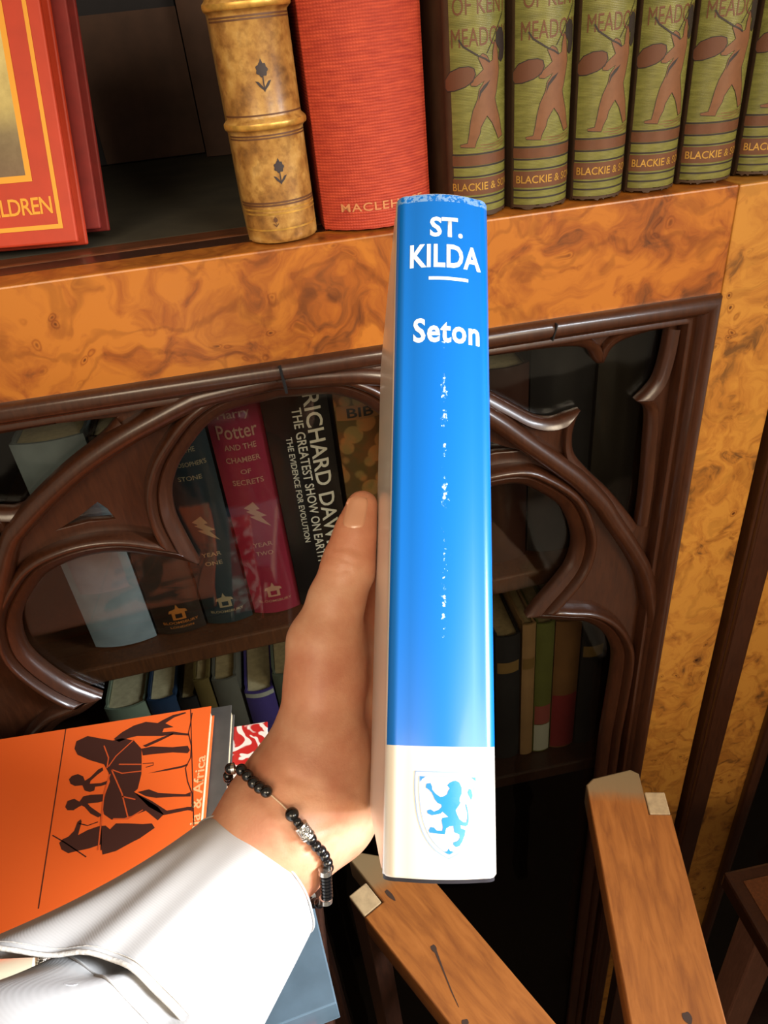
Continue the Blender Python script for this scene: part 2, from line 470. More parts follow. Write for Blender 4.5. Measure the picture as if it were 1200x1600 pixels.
spandrel_l = [Vector((2*cx-p.x, p.y)) for p in spandrel_r][::-1]
# little dagger eyelets between the foils and the arch
ey = [Vector(P(x, y)) for x, y in [(93, 834), (120, 817), (150, 793), (165, 803), (178, 819), (135, 823)]]
eye_r = [Vector((2*cx-p.x, p.y)) for p in ey][::-1]
xo = FR-.0125; xo2 = 2*AX-xo
outer = [Vector(p) for p in [(xo2, ZLOW+.02), (xo, ZLOW+.02), (xo, ZB-.0125), (xo2, ZB-.0125)]]
TR = YD+.0110             # floor of the sunk panels
tr = fill2([outer, main_hole, spandrel_r, spandrel_l, ey, eye_r], extrude=(TB-TR)/2-.0008, bev=.0008, res=1)
tr.transform(XZ); tr.transform(Matrix.Translation((0, (TR+TB)/2, 0)))
wc('tracery', tr, MAHO, door, True, 40)

# --- roll mouldings planted on the fretwork
def roll(pts, r, y, flat=.8, name='arch_moulding'):
    prof = [(r*1.02, TR+.0008)]+[(r*math.cos(t), y-r*flat*math.sin(t)) for t in np.linspace(0, PI, 11)]+[(-r*1.02, TR+.0008)]
    return sweep(pts, prof)
arch_full_r = [Vector((cx, apex_z))]+[Vector((2*cx-p[0], p[1])) for p in arch_l[::-1][1:6:2]]
arch_full_r = [q for q in arch_full_r if q.x < arch_r[0][0]-.015]+[Vector(p) for p in arch_r]+[Vector((arch_r[-1][0]+.0005, 1.0)), Vector((arch_r[-1][0]+.0005, ZLOW+.03))]
arch_full_l = [Vector((cx, apex_z))]+[Vector(p) for p in arch_l[::-1]]
tail = [Vector((2*cx-p[0], p[1])) for p in arch_r[4:]]
arch_full_l += [q for q in tail if q.y < arch_l[0][1]-.02]+[Vector((2*cx-arch_r[-1][0], 1.0)), Vector((2*cx-arch_r[-1][0], ZLOW+.03))]
def offset(pts, d):
    out = []
    for i, p in enumerate(pts):
        t = (pts[min(i+1, len(pts)-1)]-pts[max(i-1, 0)]).normalized(); out.append(p+Vector((-t.y, t.x))*d)
    return out
parts = []
for a in (arch_full_r, arch_full_l):
    s = smooth_path(a, 8); parts.append(roll(s, .0072, TF+.0012, 1.15))
wc('arch_moulding', join(parts), MAHO, door, True, 60)
def inside(q, poly):
    c = False; n = len(poly)
    for i in range(n):
        a, b = poly[i], poly[i-1]
        if (a[1] > q[1]) != (b[1] > q[1]) and q[0] < (b[0]-a[0])*(q[1]-a[1])/(b[1]-a[1])+a[0]: c = not c
    return c
def seg_dist(q, L):
    m = 9
    for a, b in zip(L, L[1:]):
        d = b-a; t = max(0, min(1, (q-a).dot(d)/max(d.length_squared, 1e-12))); m = min(m, (q-a-d*t).length)
    return m
def band(curve, others, poly, prof):
    """moulding along one foil, mitred against its neighbours at the cusps"""
    C_ = [Vector(p) for p in curve]; n = len(C_)
    mid = n//2; t = (C_[mid+1]-C_[mid-1]).normalized(); nn = Vector((-t.y, t.x))
    sg = -1 if inside(C_[mid]+nn*.001, poly) else 1
    ns = [p[0] for p in prof]; ys = [p[1] for p in prof]; nm_ = ns[-1]
    vs = []; fs = []; k = len(prof)
    for i in range(n):
        t = (C_[min(i+1, n-1)]-C_[max(i-1, 0)]).normalized(); nn = Vector((-t.y, t.x))*sg
        lo_ = nm_
        near = [o for o in others if seg_dist(C_[i], o) < nm_*2.2]
        if near:
            for q in np.linspace(.0004, nm_, 24):
                if any(seg_dist(C_[i]+nn*q, o) < q-.0001 for o in near): lo_ = max(.0003, q-.0004); break
        for a, y in prof:
            if a > lo_: a2 = lo_; y2 = float(np.interp(lo_, ns, ys))
            else: a2, y2 = a, y
            p = C_[i]+nn*a2; vs.append((p.x, y2, p.y))
    for i in range(n-1):
        for q in range(k-1): fs.append((i*k+q, i*k+q+1, (i+1)*k+q+1, (i+1)*k+q))
    return fix_normals(me(vs, fs))
FOILP = [(0, TB-.0015), (.00002, TF+.0075), (.0008, TF+.0050), (.0040, TF+.0026), (.0080, TF+.0004), (.0090, TF+.0012), (.0096, TF+.0022), (.0104, TF+.0004), (.0112, TF-.0022),
         (.0124, TF-.0042), (.0140, TF-.0050), (.0156, TF-.0044), (.0168, TF-.0026), (.0178, TF+.0006), (.0182, TF+.0040), (.0184, TR+.0008)]
SPANP = [(0, TB-.0015), (.00002, TF+.0065), (.0010, TF+.0044), (.0040, TF+.0020), (.0066, TF+.0010), (.0076, TF+.0022), (.0082, TR+.0008)]
tc_full = [Vector((2*cx-p.x, p.y)) for p in topc][::-1]+topc[1:]
foils = [tc_full, [Vector(p) for p in sidec], [Vector(p) for p in rs], list(lowr)+[Vector((lowr[-1].x, .70)), Vector((lowr[-1].x, ZLOW+.03))], list(lowc)+[Vector((lowc[-1].x, .70)), Vector((lowc[-1].x, ZLOW+.03))]]
parts = [band(q, [o for o in foils if o is not q], main_hole, FOILP) for q in foils]
wc('foil_moulding', join(parts), MAHO, door, True, 50)
parts = []
sp_long = [q for q in sp_segs if len(q) > 4]
for q in sp_long: parts.append(band(q, [o for o in sp_long if o is not q], spandrel_r, SPANP))
sp_longl = [[Vector((2*cx-p.x, p.y)) for p in q] for q in sp_long]
wc('spandrel_moulding', join(parts), MAHO, door, True, 50)
parts = [band(q, [o for o in sp_longl if o is not q], spandrel_l, SPANP) for q in sp_longl]
wc('spandrel_moulding', join(parts), MAHO, door, True, 50)

# --- glass
def glass_mat(name='old_glass'):
    m = bpy.data.materials.new(name); m.use_nodes = True; nt = m.node_tree; nt.nodes.clear()
    out = nt.nodes.new('ShaderNodeOutputMaterial'); mixn = nt.nodes.new('ShaderNodeMixShader')
    tr_ = nt.nodes.new('ShaderNodeBsdfTransparent'); gl = nt.nodes.new('ShaderNodeBsdfGlossy'); fr = nt.nodes.new('ShaderNodeLayerWeight'); fr.inputs['Blend'].default_value = .5; gl.inputs['Roughness'].default_value = .04
    tr_.inputs['Color'].default_value = (.77, .78, .75, 1)
    tc = nt.nodes.new('ShaderNodeTexCoord'); n = nt.nodes.new('ShaderNodeTexNoise'); n.inputs['Scale'].default_value = 14; n.inputs['Detail'].default_value = 1
    nt.links.new(tc.outputs['Object'], n.inputs['Vector'])
    bp = nt.nodes.new('ShaderNodeBump'); bp.inputs['Strength'].default_value = .25; bp.inputs['Distance'].default_value = .004
    nt.links.new(n.outputs[0], bp.inputs['Height']); nt.links.new(bp.outputs[0], gl.inputs['Normal']); nt.links.new(bp.outputs[0], fr.inputs['Normal'])
    p5 = nt.nodes.new('ShaderNodeMath'); p5.operation = 'POWER'; p5.inputs[1].default_value = 5
    nt.links.new(fr.outputs['Facing'], p5.inputs[0])
    ma = nt.nodes.new('ShaderNodeMath'); ma.operation = 'MULTIPLY_ADD'; ma.inputs[1].default_value = .60; ma.inputs[2].default_value = .035
    nt.links.new(p5.outputs[0], ma.inputs[0]); nt.links.new(ma.outputs[0], mixn.inputs[0]); nt.links.new(tr_.outputs[0], mixn.inputs[1]); nt.links.new(gl.outputs[0], mixn.inputs[2])
    nt.links.new(mixn.outputs[0], out.inputs[0]); return m
GLASS = glass_mat()
wc('glass_pane', box(xo2-.003, xo+.003, TB+.0006, TB+.0026, ZLOW+.005, ZB-.012, 0), GLASS, door)

# --- second door to the right, with the mahogany strip between the two
wc('meeting_strip', join([box(DR+.0065, .3735, YD-.004, YD+.03, ZDB, ZB+.0, .003, 3), box(DR+.0085, .3535, YD-.0075, YD, ZDB, ZB, .003, 3)]), MAHO, bookcase)
wc('frieze_block', box(DR+.0005, .3735, YD, YD+.03, ZB+.0005, ZT, .001), BURL2, bookcase)
X2 = .374
d2 = wc('door', box(X2+.0004, X2+.049, YD+.0265, YD+.045, ZDB, ZT, .001), MAHO_D, bookcase, label='second glazed door at the right')
wc('stile', box(X2, X2+.043, YD+.0005, YD+.026, ZDB, ZT-.0004, .0012), BURL2, d2)
wc('top_rail', box(X2+.0433, X2+.5, YD+.0005, YD+.026, ZB, ZT-.0004, .0012), BURL, d2)
prof2 = [(0, YD+.001), (0, YD-.0020), (-.0008, YD-.0052), (-.0028, YD-.0075), (-.0056, YD-.0085), (-.0088, YD-.0078), (-.0112, YD-.0052), (-.0126, YD-.0015), (-.0152, YD+.0015), (-.0186, YD+.0010), (-.0200, YD+.008), (-.0256, YD+.018)]
wc('frame_moulding', sweep([(X2+.0415, ZLOW), (X2+.0415, ZB), (X2+.5, ZB), (X2+.5, ZLOW)], prof2), MAHO, d2, True, 50)
wc('glass_pane', box(X2+.06, X2+.49, TB+.0006, TB+.0026, ZLOW, ZB-.02, 0), GLASS, d2)
# interior shelves, a little out of level after all these years
sh = box(-.36, .37, .478, .985, -.009, .009, .002)
sh.transform(Matrix.Rotation(-math.radians(2.7), 4, 'Y')); 
ISH = 1.1035               # top of the shelf at x=0
sh.transform(Matrix.Translation((0, 0, ISH-.009)))
wc('inner_shelf', sh, INNER, bookcase)
LSH = .83
wc('inner_shelf', box(-.36, .37, .478, .985, LSH-.018, LSH, .002), MAHO_D, bookcase)  # darker wood than the shelf above: shadow put into the colour
wc('partition', box(.3745, .3865, .487, .985, .10, 1.384, .001), MAHO_D, bookcase)
wc('partition', box(-.386, -.374, .487, .985, .10, 1.384, .001), MAHO_D, bookcase)
# ------------------------------------------------------------------ books
class Book:
    """x = thickness, y = depth away from the spine, z = height; origin at the foot of the spine"""
    def __init__(s, name, label, w, h, d, mat, loc, rot=None, phi=60, sec=None, group=None, rows=None, page=PAGES, square=.003,
                 t=.0022, rag=None, boards=None, groove=.0010, cat='book', smooth=35):
        s.t = thing(name, label, cat, loc, rot, group)
        s.w, s.h, s.d = w, h, d
        if sec is None:
            ph = math.radians(phi); R = w/(2*math.sin(ph)); n = 24
            sec = [(R*math.sin(a), R-R*math.cos(a)) for a in np.linspace(-ph, ph, n+1)]
        s.sec = [Vector(p) for p in sec]
        acc = [0]
        for a, b in zip(s.sec, s.sec[1:]): acc.append(acc[-1]+(b-a).length)
        mid = acc[-1]/2; s.acc = [a-mid for a in acc]; s.half = mid
        y0 = s.sec[0].y
        s.rows = rows or [(0, 0), (h, 0)]
        nrm = []
        for i in range(len(s.sec)):
            tt = (s.sec[min(i+1, len(s.sec)-1)]-s.sec[max(i-1, 0)]).normalized(); nrm.append(Vector((tt.y, -tt.x)))
        s.nrm = nrm
        L = [(-w/2, d), (-w/2, y0+.010), (-w/2+groove, y0+.005), (-w/2, y0+.0015)]
        Rr = [(-x, y) for x, y in L[::-1]]
        nS = len(s.sec); outn = len(L)+nS+len(Rr)
        vs = []; fs = []; rows_ = s.rows
        for ri, (z, off) in enumerate(rows_):
            ring = [Vector(p) for p in L]+[p+n_*off for p, n_ in zip(s.sec, nrm)]+[Vector(p) for p in Rr]
            inner = [Vector((p.x+(t if p.x < 0 else -t), p.y)) for p in map(Vector, L)]+[p-n_*t for p, n_ in zip(s.sec, nrm)]+[Vector((p.x+(t if p.x < 0 else -t), p.y)) for p in map(Vector, Rr)]
            for k, p in enumerate(ring+inner):
                zz = z
                if rag and ri == 0 and len(L) <= (k % outn) < len(L)+nS:
                    zz = z+rag(k % outn)
                vs.append((p.x, p.y, zz))
        m_ = 2*outn
        for ri in range(len(rows_)-1):
            a, b = ri*m_, (ri+1)*m_
            for k in range(outn-1):
                fs.append((a+k, a+k+1, b+k+1, b+k))
                fs.append((a+outn+k+1, a+outn+k, b+outn+k, b+outn+k+1))
            for k in (0, outn-1):
                fs.append((a+k, a+outn+k, b+outn+k, b+k))
        for a in (0, (len(rows_)-1)*m_):
            for k in range(outn-1): fs.append((a+k, a+k+1, a+outn+k+1, a+outn+k))
        cm = fix_normals(me(vs, fs))
        s.cover = obj('cover', cm, mat, s.t, True, smooth)
        s.pages = obj('page_block', box(-w/2+t+.0002, w/2-t-.0002, y0+.002, d-.004, square, h-square, .0006, 1), page, s.t)
    def at(s, a, z, lift=.00025):
        a = max(-s.half, min(s.half, a))
        k = 0
        while k < len(s.acc)-2 and s.acc[k+1] < a: k += 1
        f = (a-s.acc[k])/(s.acc[k+1]-s.acc[k]); p = s.sec[k].lerp(s.sec[k+1], f); n_ = s.nrm[k].lerp(s.nrm[k+1], f).normalized()
        off = np.interp(z, [r[0] for r in s.rows], [r[1] for r in s.rows])
        p = p+n_*(off+lift)
        return Vector((p.x, p.y, z))
    def decal(s, name, m, mat, lift=.00025, label=None, parent=None):
        xs = [a for a in s.acc]
        cut_x(m, xs[1:-1]); cut_y(m, [q[0] for q in s.rows[1:-1]]); remap(m, lambda x, y: s.at(x, y, lift))
        o = obj(name, m, mat, parent or s.t, True)
        if label: o['label'] = label
        return o
    def chord(s, x):       # arc position from a straight-on position
        ys = [p.x for p in s.sec]; return float(np.interp(x, ys, s.acc))

# --- six olive volumes
OLIVE = cloth_mat('olive_cloth', lin(100, 100, 48), lin(128, 128, 66), 2600, .36, .10)
EDGEBROWN = plain('brown_cloth_edge', (66, 46, 30), .6, var=.2, nscale=80)
TAN_INK = plain('brown_print', (116, 76, 50), .42, var=.12, nscale=160)
TAN_INK2 = plain('chestnut_band', (100, 62, 40), .45, var=.12, nscale=120)
DKINK = plain('dark_print', (42, 34, 34), .5)
ZB1 = ZT+.0004
def px_fig(b, pts):       # crop pixels of the second olive volume -> spine coordinates
    out = []
    for X, Y in pts:
        px = 680+X/5; py = Y/5
        c = 856+(330-py)*.032; k = .036/(93+ (330-py)*.03)
        out.append((max(-b.half*.97, min(b.half*.97, b.chord((px-c)*k*b.w/.036))), (334-py)*.000312))
    return out
FIG = [(1040, 255), (1060, 300), (1068, 420), (1072, 470), (1055, 560), (1035, 650), (1022, 690), (1036, 760), (1060, 850), (1078, 970), (1088, 1000), (1040, 1022), (1018, 960), (985, 880), (945, 820), (925, 850), (892, 905), (880, 960), (850, 1020), (838, 1066), (740, 1056), (735, 1036), (785, 1025), (800, 950), (815, 850), (835, 770), (875, 680), (890, 610), (935, 548), (870, 582), (830, 576), (828, 550), (870, 510), (930, 460), (905, 400), (893, 370), (930, 343), (965, 362), (988, 412), (1012, 398), (1018, 330)]
HAIR = [(1090, 165), (1125, 180), (1142, 240), (1145, 330), (1125, 400), (1095, 425), (1072, 400), (1080, 330), (1048, 270), (1055, 205)]
BAG = [(655, 585), (665, 520), (700, 460), (760, 430), (820, 428), (858, 445), (868, 490), (845, 545), (790, 580), (720, 605), (680, 608)]
STICK = [(762, 228), (790, 280), (850, 325), (900, 360), (950, 385), (985, 412)]
STICK2 = [(965, 345), (1010, 270), (1060, 180), (1130, 60)]
def olive(i, x0, x1, y, word):
    w = x1-x0
    ords = ['first', 'second', 'third', 'fourth', 'fifth', 'sixth']
    extra = ['beside the red book', 'right of the blue book', 'torn brown foot', 'jagged foot', 'tatters at foot', 'cut by the photo edge']
    rnd = random.Random(i*5+2)
    ragv = [rnd.random() for _ in range(60)]
    def rag(k):
        v = ragv[k % 60]; u = math.sin(k*.9+i*2)*.5+.5
        return .0002+.0034*(v**4)+.0022*u*u*(1 if i != 0 else .3)
    b = Book('olive_book', 'olive green cloth book with cherub, %s in the row, %s' % (ords[i], extra[i]), w-.0012, .186+.001*(i % 2), .122, EDGEBROWN,
             ((x0+x1)/2, y, ZB1), (0, 0, math.radians([4, 3, 2, 1, 0, -2][i])), phi=66, group='olive green volumes on the open shelf', rag=rag, page=PAGES_D)
    H = b.half
    b.decal('spine_panel', rect(-H*(.80 if i == 0 else .92), H*.99, .003, b.h-.003), OLIVE, .00012)
    x0_, x1_ = -H*(.82 if i == 0 else .94), H*.995
    for z0, z1, m in ((.0284, .0337, TAN_INK2), (.0125, .0215, TAN_INK2), (.0002+.0012, .0026, EDGEBROWN)):
        b.decal('band', rect(x0_, x1_, z0, z1), m, .00022)
    for z in (.0343, .0278, .0225, .0112, .0069):
        b.decal('band_line', rect(x0_, x1_, z-.00045, z+.00045), DKINK, .0003)
    tm = fit(text_mesh('BLACKIE & SON', 1, .012), w=H*1.78, h=.0042, cx=H*.06, cy=.0170)
    b.decal('publisher_lettering', tm, GOLD, .00042)
    f = b.decal('cherub_print', fill2([px_fig(b, FIG)]), TAN_INK, .00034)
    b.decal('hair', fill2([px_fig(b, HAIR)]), DKINK, .0004, parent=f)
    b.decal('bag', fill2([px_fig(b, BAG)]), plain('bag_brown', (96, 58, 40), .5), .00036, parent=f)
    b.decal('bag_outline', stroke(px_fig(b, BAG+BAG[:1]), .00045), DKINK, .00044, parent=f)
    b.decal('outline', stroke(px_fig(b, FIG+FIG[:1]), .00028), DKINK, .00044, parent=f)
    b.decal('pipe', stroke(px_fig(b, STICK), .0008), DKINK, .00046, parent=f)
    b.decal('pipe', stroke(px_fig(b, STICK2), .0004), DKINK, .00046, parent=f)
    b.decal('underarm_shade', fill2([px_fig(b, [(985, 545), (930, 580), (895, 620), (880, 700), (905, 640), (955, 590)])]), DKINK, .00042, parent=f)
    for q, (a0, a1, yy) in enumerate(((880, 1095, 1040), (850, 1100, 1062), (900, 1090, 1085))):
        b.decal('ripple', stroke(px_fig(b, [(a0, yy+8), ((a0+a1)/2, yy+14), (a1, yy-12)]), .00035), TAN_INK, .0003, parent=f)
    b.decal('title_lettering', fit(text_mesh('MEADOW', 1, .0), w=H*1.6, h=.0085, cx=H*.06, cy=.0905), TAN_INK2, .0003)
    b.decal('title_lettering', fit(text_mesh('OF KENT', 1, .0), w=H*1.5, h=.008, cx=H*.06, cy=.1045), TAN_INK2, .0003)
    return b
for i, (a, c, y) in enumerate(((.1100, .1460, .4465), (.1478, .1838, .4445), (.1852, .2190, .4455), (.2205, .2530, .4470), (.2555, .2918, .4485), (.2945, .3290, .4500))):
    olive(i, a, c, y, i)

# --- tan leather volume
m_, nt_, b_ = newmat('tan_calf_leather')
v_ = coords(nt_); n1_ = noisetex(nt_, v_, 55, 6, .62); n2_ = noisetex(nt_, v_, 190, 3)
c_ = ramp(nt_, [(.28, lin(96, 64, 30)), (.44, lin(152, 108, 52)), (.56, lin(180, 138, 72)), (.7, lin(202, 166, 104))], n1_.outputs[0])
d_ = ramp(nt_, [(.36, (.5, .42, .34, 1)), (.5, (1, 1, 1, 1))], n2_.outputs[0])
nt_.links.new(mix(nt_, c_, d_, .55, 'MULTIPLY'), b_.inputs['Base Color']); b_.inputs['Roughness'].default_value = .36
b_.inputs['Coat Weight'].default_value = .15; b_.inputs['Coat Roughness'].default_value = .25
bump(nt_, b_, n1_.outputs[0], .25, .001)
CALF = m_
LEATHER_DK = plain('dark_tooling', (46, 36, 40), .5)
TOOL_BR = plain('brown_tooled_line', (92, 58, 34), .5)
rows = []
def hump(z):
    o = 0
    for c in (.0615, .1155, .1695): o += .0024*math.exp(-((z-c)/.0026)**4)
    return o
zz = sorted(set([0, .0006, .0015, .003, .02, .0215, .04]+[c+k*.0008 for c in (.0615, .1155, .1695) for k in range(-5, 6)]+[.085, .14, .188, .19]))
for z in zz:
    e = -.0016*math.exp(-z/.0009) - .0016*math.exp(-(.19-z)/.0009)
    rows.append((z, hump(z)+e))
lb = Book('leather_book', 'old tan leather book with raised spine bands and stamped flowers', .0410, .190, .125, CALF, (.0100, .4475, ZT+.0004), (0, 0, math.radians(2)), phi=80, rows=rows, page=PAGES_D,
          rag=lambda k: abs(math.sin(k*1.7))*.0012)
H = lb.half
m = box(0, 1, 0, 1, 0, 1, 0)
GILT = plain('worn_gilt', (196, 150, 70), .35, metal=.45, var=.35, nscale=160)
for c in (.0615, .1155, .1695):
    lb.decal('gilt_band', rect(-H*.96, H*.96, c-.0019, c+.0012), GILT, .0002)
    for dz in (-.0062, -.0048, .0050):
        lb.decal('tooled_line', rect(-H*.97, H*.97, c+dz-.0004, c+dz+.0004), TOOL_BR, .0002)
for z, m in ((.0226, TOOL_BR), (.0212, TOOL_BR), (.0188, GILT), (.0166, GILT), (.0080, GILT)):
    lb.decal('tooled_line', rect(-H*.97, H*.97, z-.0005, z+.0005), m, .0002)
def flower(cz, k=1.0):
    hd = []
    for a in np.linspace(0, 2*PI, 28, endpoint=False):
        r = .0030*(1+.12*math.cos(7*a)); hd.append((r*math.cos(a)*.95*k, cz+.0034*k+r*math.sin(a)*k))
    tip = [(-.001*k, cz+.0058*k), (0, cz+.0082*k), (.001*k, cz+.0058*k)]
    l1 = [(0, cz-.0058*k), (-.0024*k, cz-.0036*k), (-.0040*k, cz-.0012*k), (-.0024*k, cz-.0016*k), (-.0004*k, cz-.0040*k)]
    l2 = [(-x, z) for x, z in l1][::-1]
    st = [(-.0003*k, cz+.001*k), (.0003*k, cz+.001*k), (.0003*k, cz-.006*k), (-.0003*k, cz-.006*k)]
    for p in (hd, tip, l1, l2, st): yield fill2([p])
for cz, k, cx_ in ((.0835, 1.05, .0015), (.0375, .95, .0025)):
    fm = join(list(flower(cz, k))); fm.transform(Matrix.Translation((cx_, 0, 0)))
    lb.decal('flower_stamp', fm, LEATHER_DK, .0003)
lb.decal('flower_stamp', fit(join(list(flower(.012, .5))), h=.006, cx=-.004, cy=.0125), TOOL_BR, .0003)

# --- red cloth book
REDCLOTH = cloth_mat('red_book_cloth', lin(162, 48, 29), lin(190, 70, 42), 1250, .7, .5)
rb = Book('red_cloth_book', 'thick red woven cloth book with faded gold lettering at the foot', .0655, .205, .135, REDCLOTH, (.0676, .4490, ZT+.0004), (0, 0, math.radians(1)), phi=52,
          rows=[(0, -.0012), (.0012, 0), (.203, 0), (.205, -.001)], rag=lambda k: abs(math.sin(k*1.1))*.001, page=PAGES)
tm = fit(text_mesh('MACLEHOSE', 1, .01, 1.12), w=.052, h=.0046, cx=.0022, cy=.0135)
rb.decal('publisher_lettering', tm, plain('faded_gold', (196, 130, 84), .5), .0003)

# --- red picture book standing face-out and leaning back on the dark red one
cr = atZ(122, 378, ZT+.0075); cl_ = atZ(0, 388, ZT+.0075)
bdir = (cr-cl_).normalized(); nin = Vector((-bdir.y, bdir.x, 0))
best = None
for k in range(-10, 60):
    a = math.radians(k); up = Vector((0, 0, 1))*math.cos(a)+nin*math.sin(a)
    # where the edge crosses the picture's top row
    for L in np.linspace(.05, .3, 120):
        d = cr+up*L-EYE; zc = d.dot(FW); y = 800-FPX*d.dot(UP)/zc
        if y < 0:
            x = 600+FPX*d.dot(RX)/zc
            if best is None or abs(x-62) < best[0]: best = (abs(x-62), a)
            break
lean = min(best[1], math.radians(24)); 
up = Vector((0, 0, 1))*math.cos(lean)+nin*math.sin(lean); nn = up.cross(bdir) * -1
nn = bdir.cross(up) * -1
M = Matrix(((bdir.x, nn.x, up.x, cr.x), (bdir.y, nn.y, up.y, cr.y), (bdir.z, nn.z, up.z, cr.z), (0, 0, 0, 1)))
REDC = plain('red_cover_board', (182, 56, 30), .5, var=.08, nscale=60, bumps=.05)
REDD = plain('dark_red_cloth', (120, 30, 26), .7, var=.15, nscale=90)
YEL = plain('yellow_print', (226, 158, 48), .5)
pb = thing('picture_book', 'red picture book standing face-out with yellow frames and lettering', 'book', M)
WB, HB = .165, .215
obj('front_board', box(-WB, 0, 0, .003, 0, HB, .0012, 2), REDC, pb)
obj('page_block', box(-WB+.004, -.006, .0032, .0138, .004, HB-.004, .0005, 1), PAGES, pb)
obj('back_board', box(-WB, -.001, .014, .017, 0, HB, .0012, 2), REDC, pb)
obj('spine', box(-WB-.0025, -WB+.0002, .0, .017, 0, HB, .0012, 2), REDC, pb)
def flat(m, y):   # XY decal onto the front board
    m.transform(XZ); m.transform(Matrix.Translation((0, y, 0))); return m
def frame(x0, x1, z0, z1, t): return join([rect(x0, x1, z0, z0+t), rect(x0, x1, z1-t, z1), rect(x0, x0+t, z0+t, z1-t), rect(x1-t, x1, z0+t, z1-t)])
obj('border_line', flat(frame(-WB+.008, -.0078, .0085, HB-.0085, .0026), -.0003), YEL, pb)
obj('picture_frame', flat(frame(-WB+.022, -.0222, .036, HB-.030, .0036), -.0003), YEL, pb)
m_, nt_, b_ = newmat('painted_landscape')
v_ = coords(nt_); n1_ = noisetex(nt_, v_, 60, 6, .7); sp_ = nt_.nodes.new('ShaderNodeSeparateXYZ'); nt_.links.new(v_, sp_.inputs[0])
g_ = ramp(nt_, [(.040, lin(120, 98, 74)), (.062, lin(132, 116, 84)), (.078, lin(196, 178, 112)), (.12, lin(214, 196, 130)), (.2, lin(190, 182, 140))], sp_.outputs[2])
k_ = ramp(nt_, [(.3, (.6, .55, .5, 1)), (.62, (1, 1, 1, 1))], n1_.outputs[0])
nt_.links.new(mix(nt_, g_, k_, .7, 'MULTIPLY'), b_.inputs['Base Color']); b_.inputs['Roughness'].default_value = .5
obj('picture', flat(rect(-WB+.0256, -.0258, .0396, HB-.0336), -.0003), m_, pb)
tm = fit(text_mesh('CHILDREN', 1, .012, .9), w=.051, h=.0098, cx=-.0125-.0255, cy=.0222)
obj('title_lettering', flat(tm, -.0003), YEL, pb)
M2 = M @ Matrix.Translation((.0065, .0200, .0075))
db = thing('dark_red_book', 'dark red book behind the red picture book, only its edge showing', 'book', M2)
obj('front_board', box(-.14, 0, 0, .0028, .002, .20, .001, 2), REDD, db)
obj('page_block', box(-.135, -.005, .003, .012, .005, .197, .0005, 1), PAGES_D, db)
obj('back_board', box(-.14, 0, .0122, .015, .002, .20, .001, 2), REDD, db)
# --- rear row, deep in the shelf
a = atZ(108, 262, ZT); c = atZ(322, 244, ZT); yb = min((a.y+c.y)/2, .87)
xa, xb = atY(108, 262, yb).x, atY(322, 244, yb).x
NAVY = plain('near_black_navy_cloth', (30, 28, 34), .8, var=.2, nscale=30)
BRN = plain('dull_brown_leather', (74, 50, 38), .75, var=.2, nscale=40)
rk = thing('rear_folio', 'dark folio with brown lower panel standing at the back of the shelf', 'book', ((xa+xb)/2, yb, ZT+.0002))
W2 = (xb-xa)/2
obj('front_board', box(-W2, W2, 0, .004, 0, .27, .001), NAVY, rk)
obj('page_block', box(-W2+.004, W2-.004, .0042, .030, .004, .266, .001), PAGES_D, rk)
obj('back_board', box(-W2, W2, .0302, .034, 0, .27, .001), NAVY, rk)
obj("leather_panel", box(-W2*.45, W2*.999, -.0008, -.0001, .001, .125, 0), BRN, rk)
obj('leather_panel', box(-W2*.75, W2*.6, -.0008, -.0001, .175, .25, 0), BRN, rk)
yb2 = yb-.03
x0 = atY(326, 257, yb2).x; x1 = x0+.036
Book('brown_book', 'plain brown book in the rear row beside the leather spine', x1-x0, .23, .05, BRN, ((x0+x1)/2, yb2, ZT+.0002), phi=25, page=PAGES_D)

# --- books behind the glass
def shelf_z(x): return ISH+math.tan(math.radians(2.7))*x
def inner(name, label, x0, x1, h, mat, y=.497, phi=30, d=.13, lean=0, cat='book', **k):
    xm = (x0+x1)/2; z = max(shelf_z(x0), shelf_z(x1))+.0004
    return Book(name, label, x1-x0, h, d, mat, (xm, y, z), (0, math.radians(lean), 0), phi=phi, **k)
PALE = plain('pale_blue_grey_jacket', (128, 140, 150), .45, var=.25, nscale=26)
pale = inner('pale_book', 'pale blue-grey book behind the left side of the glass', -.2060, -.1540, .200, PALE, phi=22)
pale.decal('title_patch', rect(-.020, .020, .06, .16), plain('faded_lilac_patch', (140, 136, 146), .5, var=.2, nscale=40), .0003)
GL_ = .12
def glossy(name, col): return plain(name, col, .3, coat=.6, var=.08, nscale=20, croughness=.12)
house = [(-.5, -.45), (-.5, .1), (-.72, .08), (-.62, .30), (-.15, .42), (0, .75), (.15, .42), (.62, .30), (.72, .08), (.5, .1), (.5, -.45)]
door_h = [(-.26, -.32), (-.26, .02), (.26, .02), (.26, -.32)]
bolt = [(-.5, .62), (.05, 1.0), (.32, .42), (.10, .40), (.62, -.15), (.30, -.15), (.75, -1.0), (-.30, -.02), (.02, -.02), (-.42, .36), (-.20, .40)]
def emblem(b, mat, cz, s, cx_=0): b.decal('house_emblem', fit(fill2([house, door_h]), w=s, h=s*1.05, cx=cx_, cy=cz), mat, .0003)
def boltd(b, mat, cz, s, cx_=0): b.decal('bolt_emblem', fit(fill2([bolt]), w=s*.7, h=s, cx=cx_, cy=cz), mat, .0003)
def words(b, mat, rows_, cx_=0):
    for tx, cz, w_, h_ in rows_: b.decal('title_lettering', fit(text_mesh(tx, 1, .01), w=w_, h=h_, cx=cx_, cy=cz), mat, .0003)
BRASSY = plain('orange_gilt', (210, 128, 60), .35, metal=.4)
SILV = plain('silver_gilt', (170, 150, 116), .4, metal=.3)
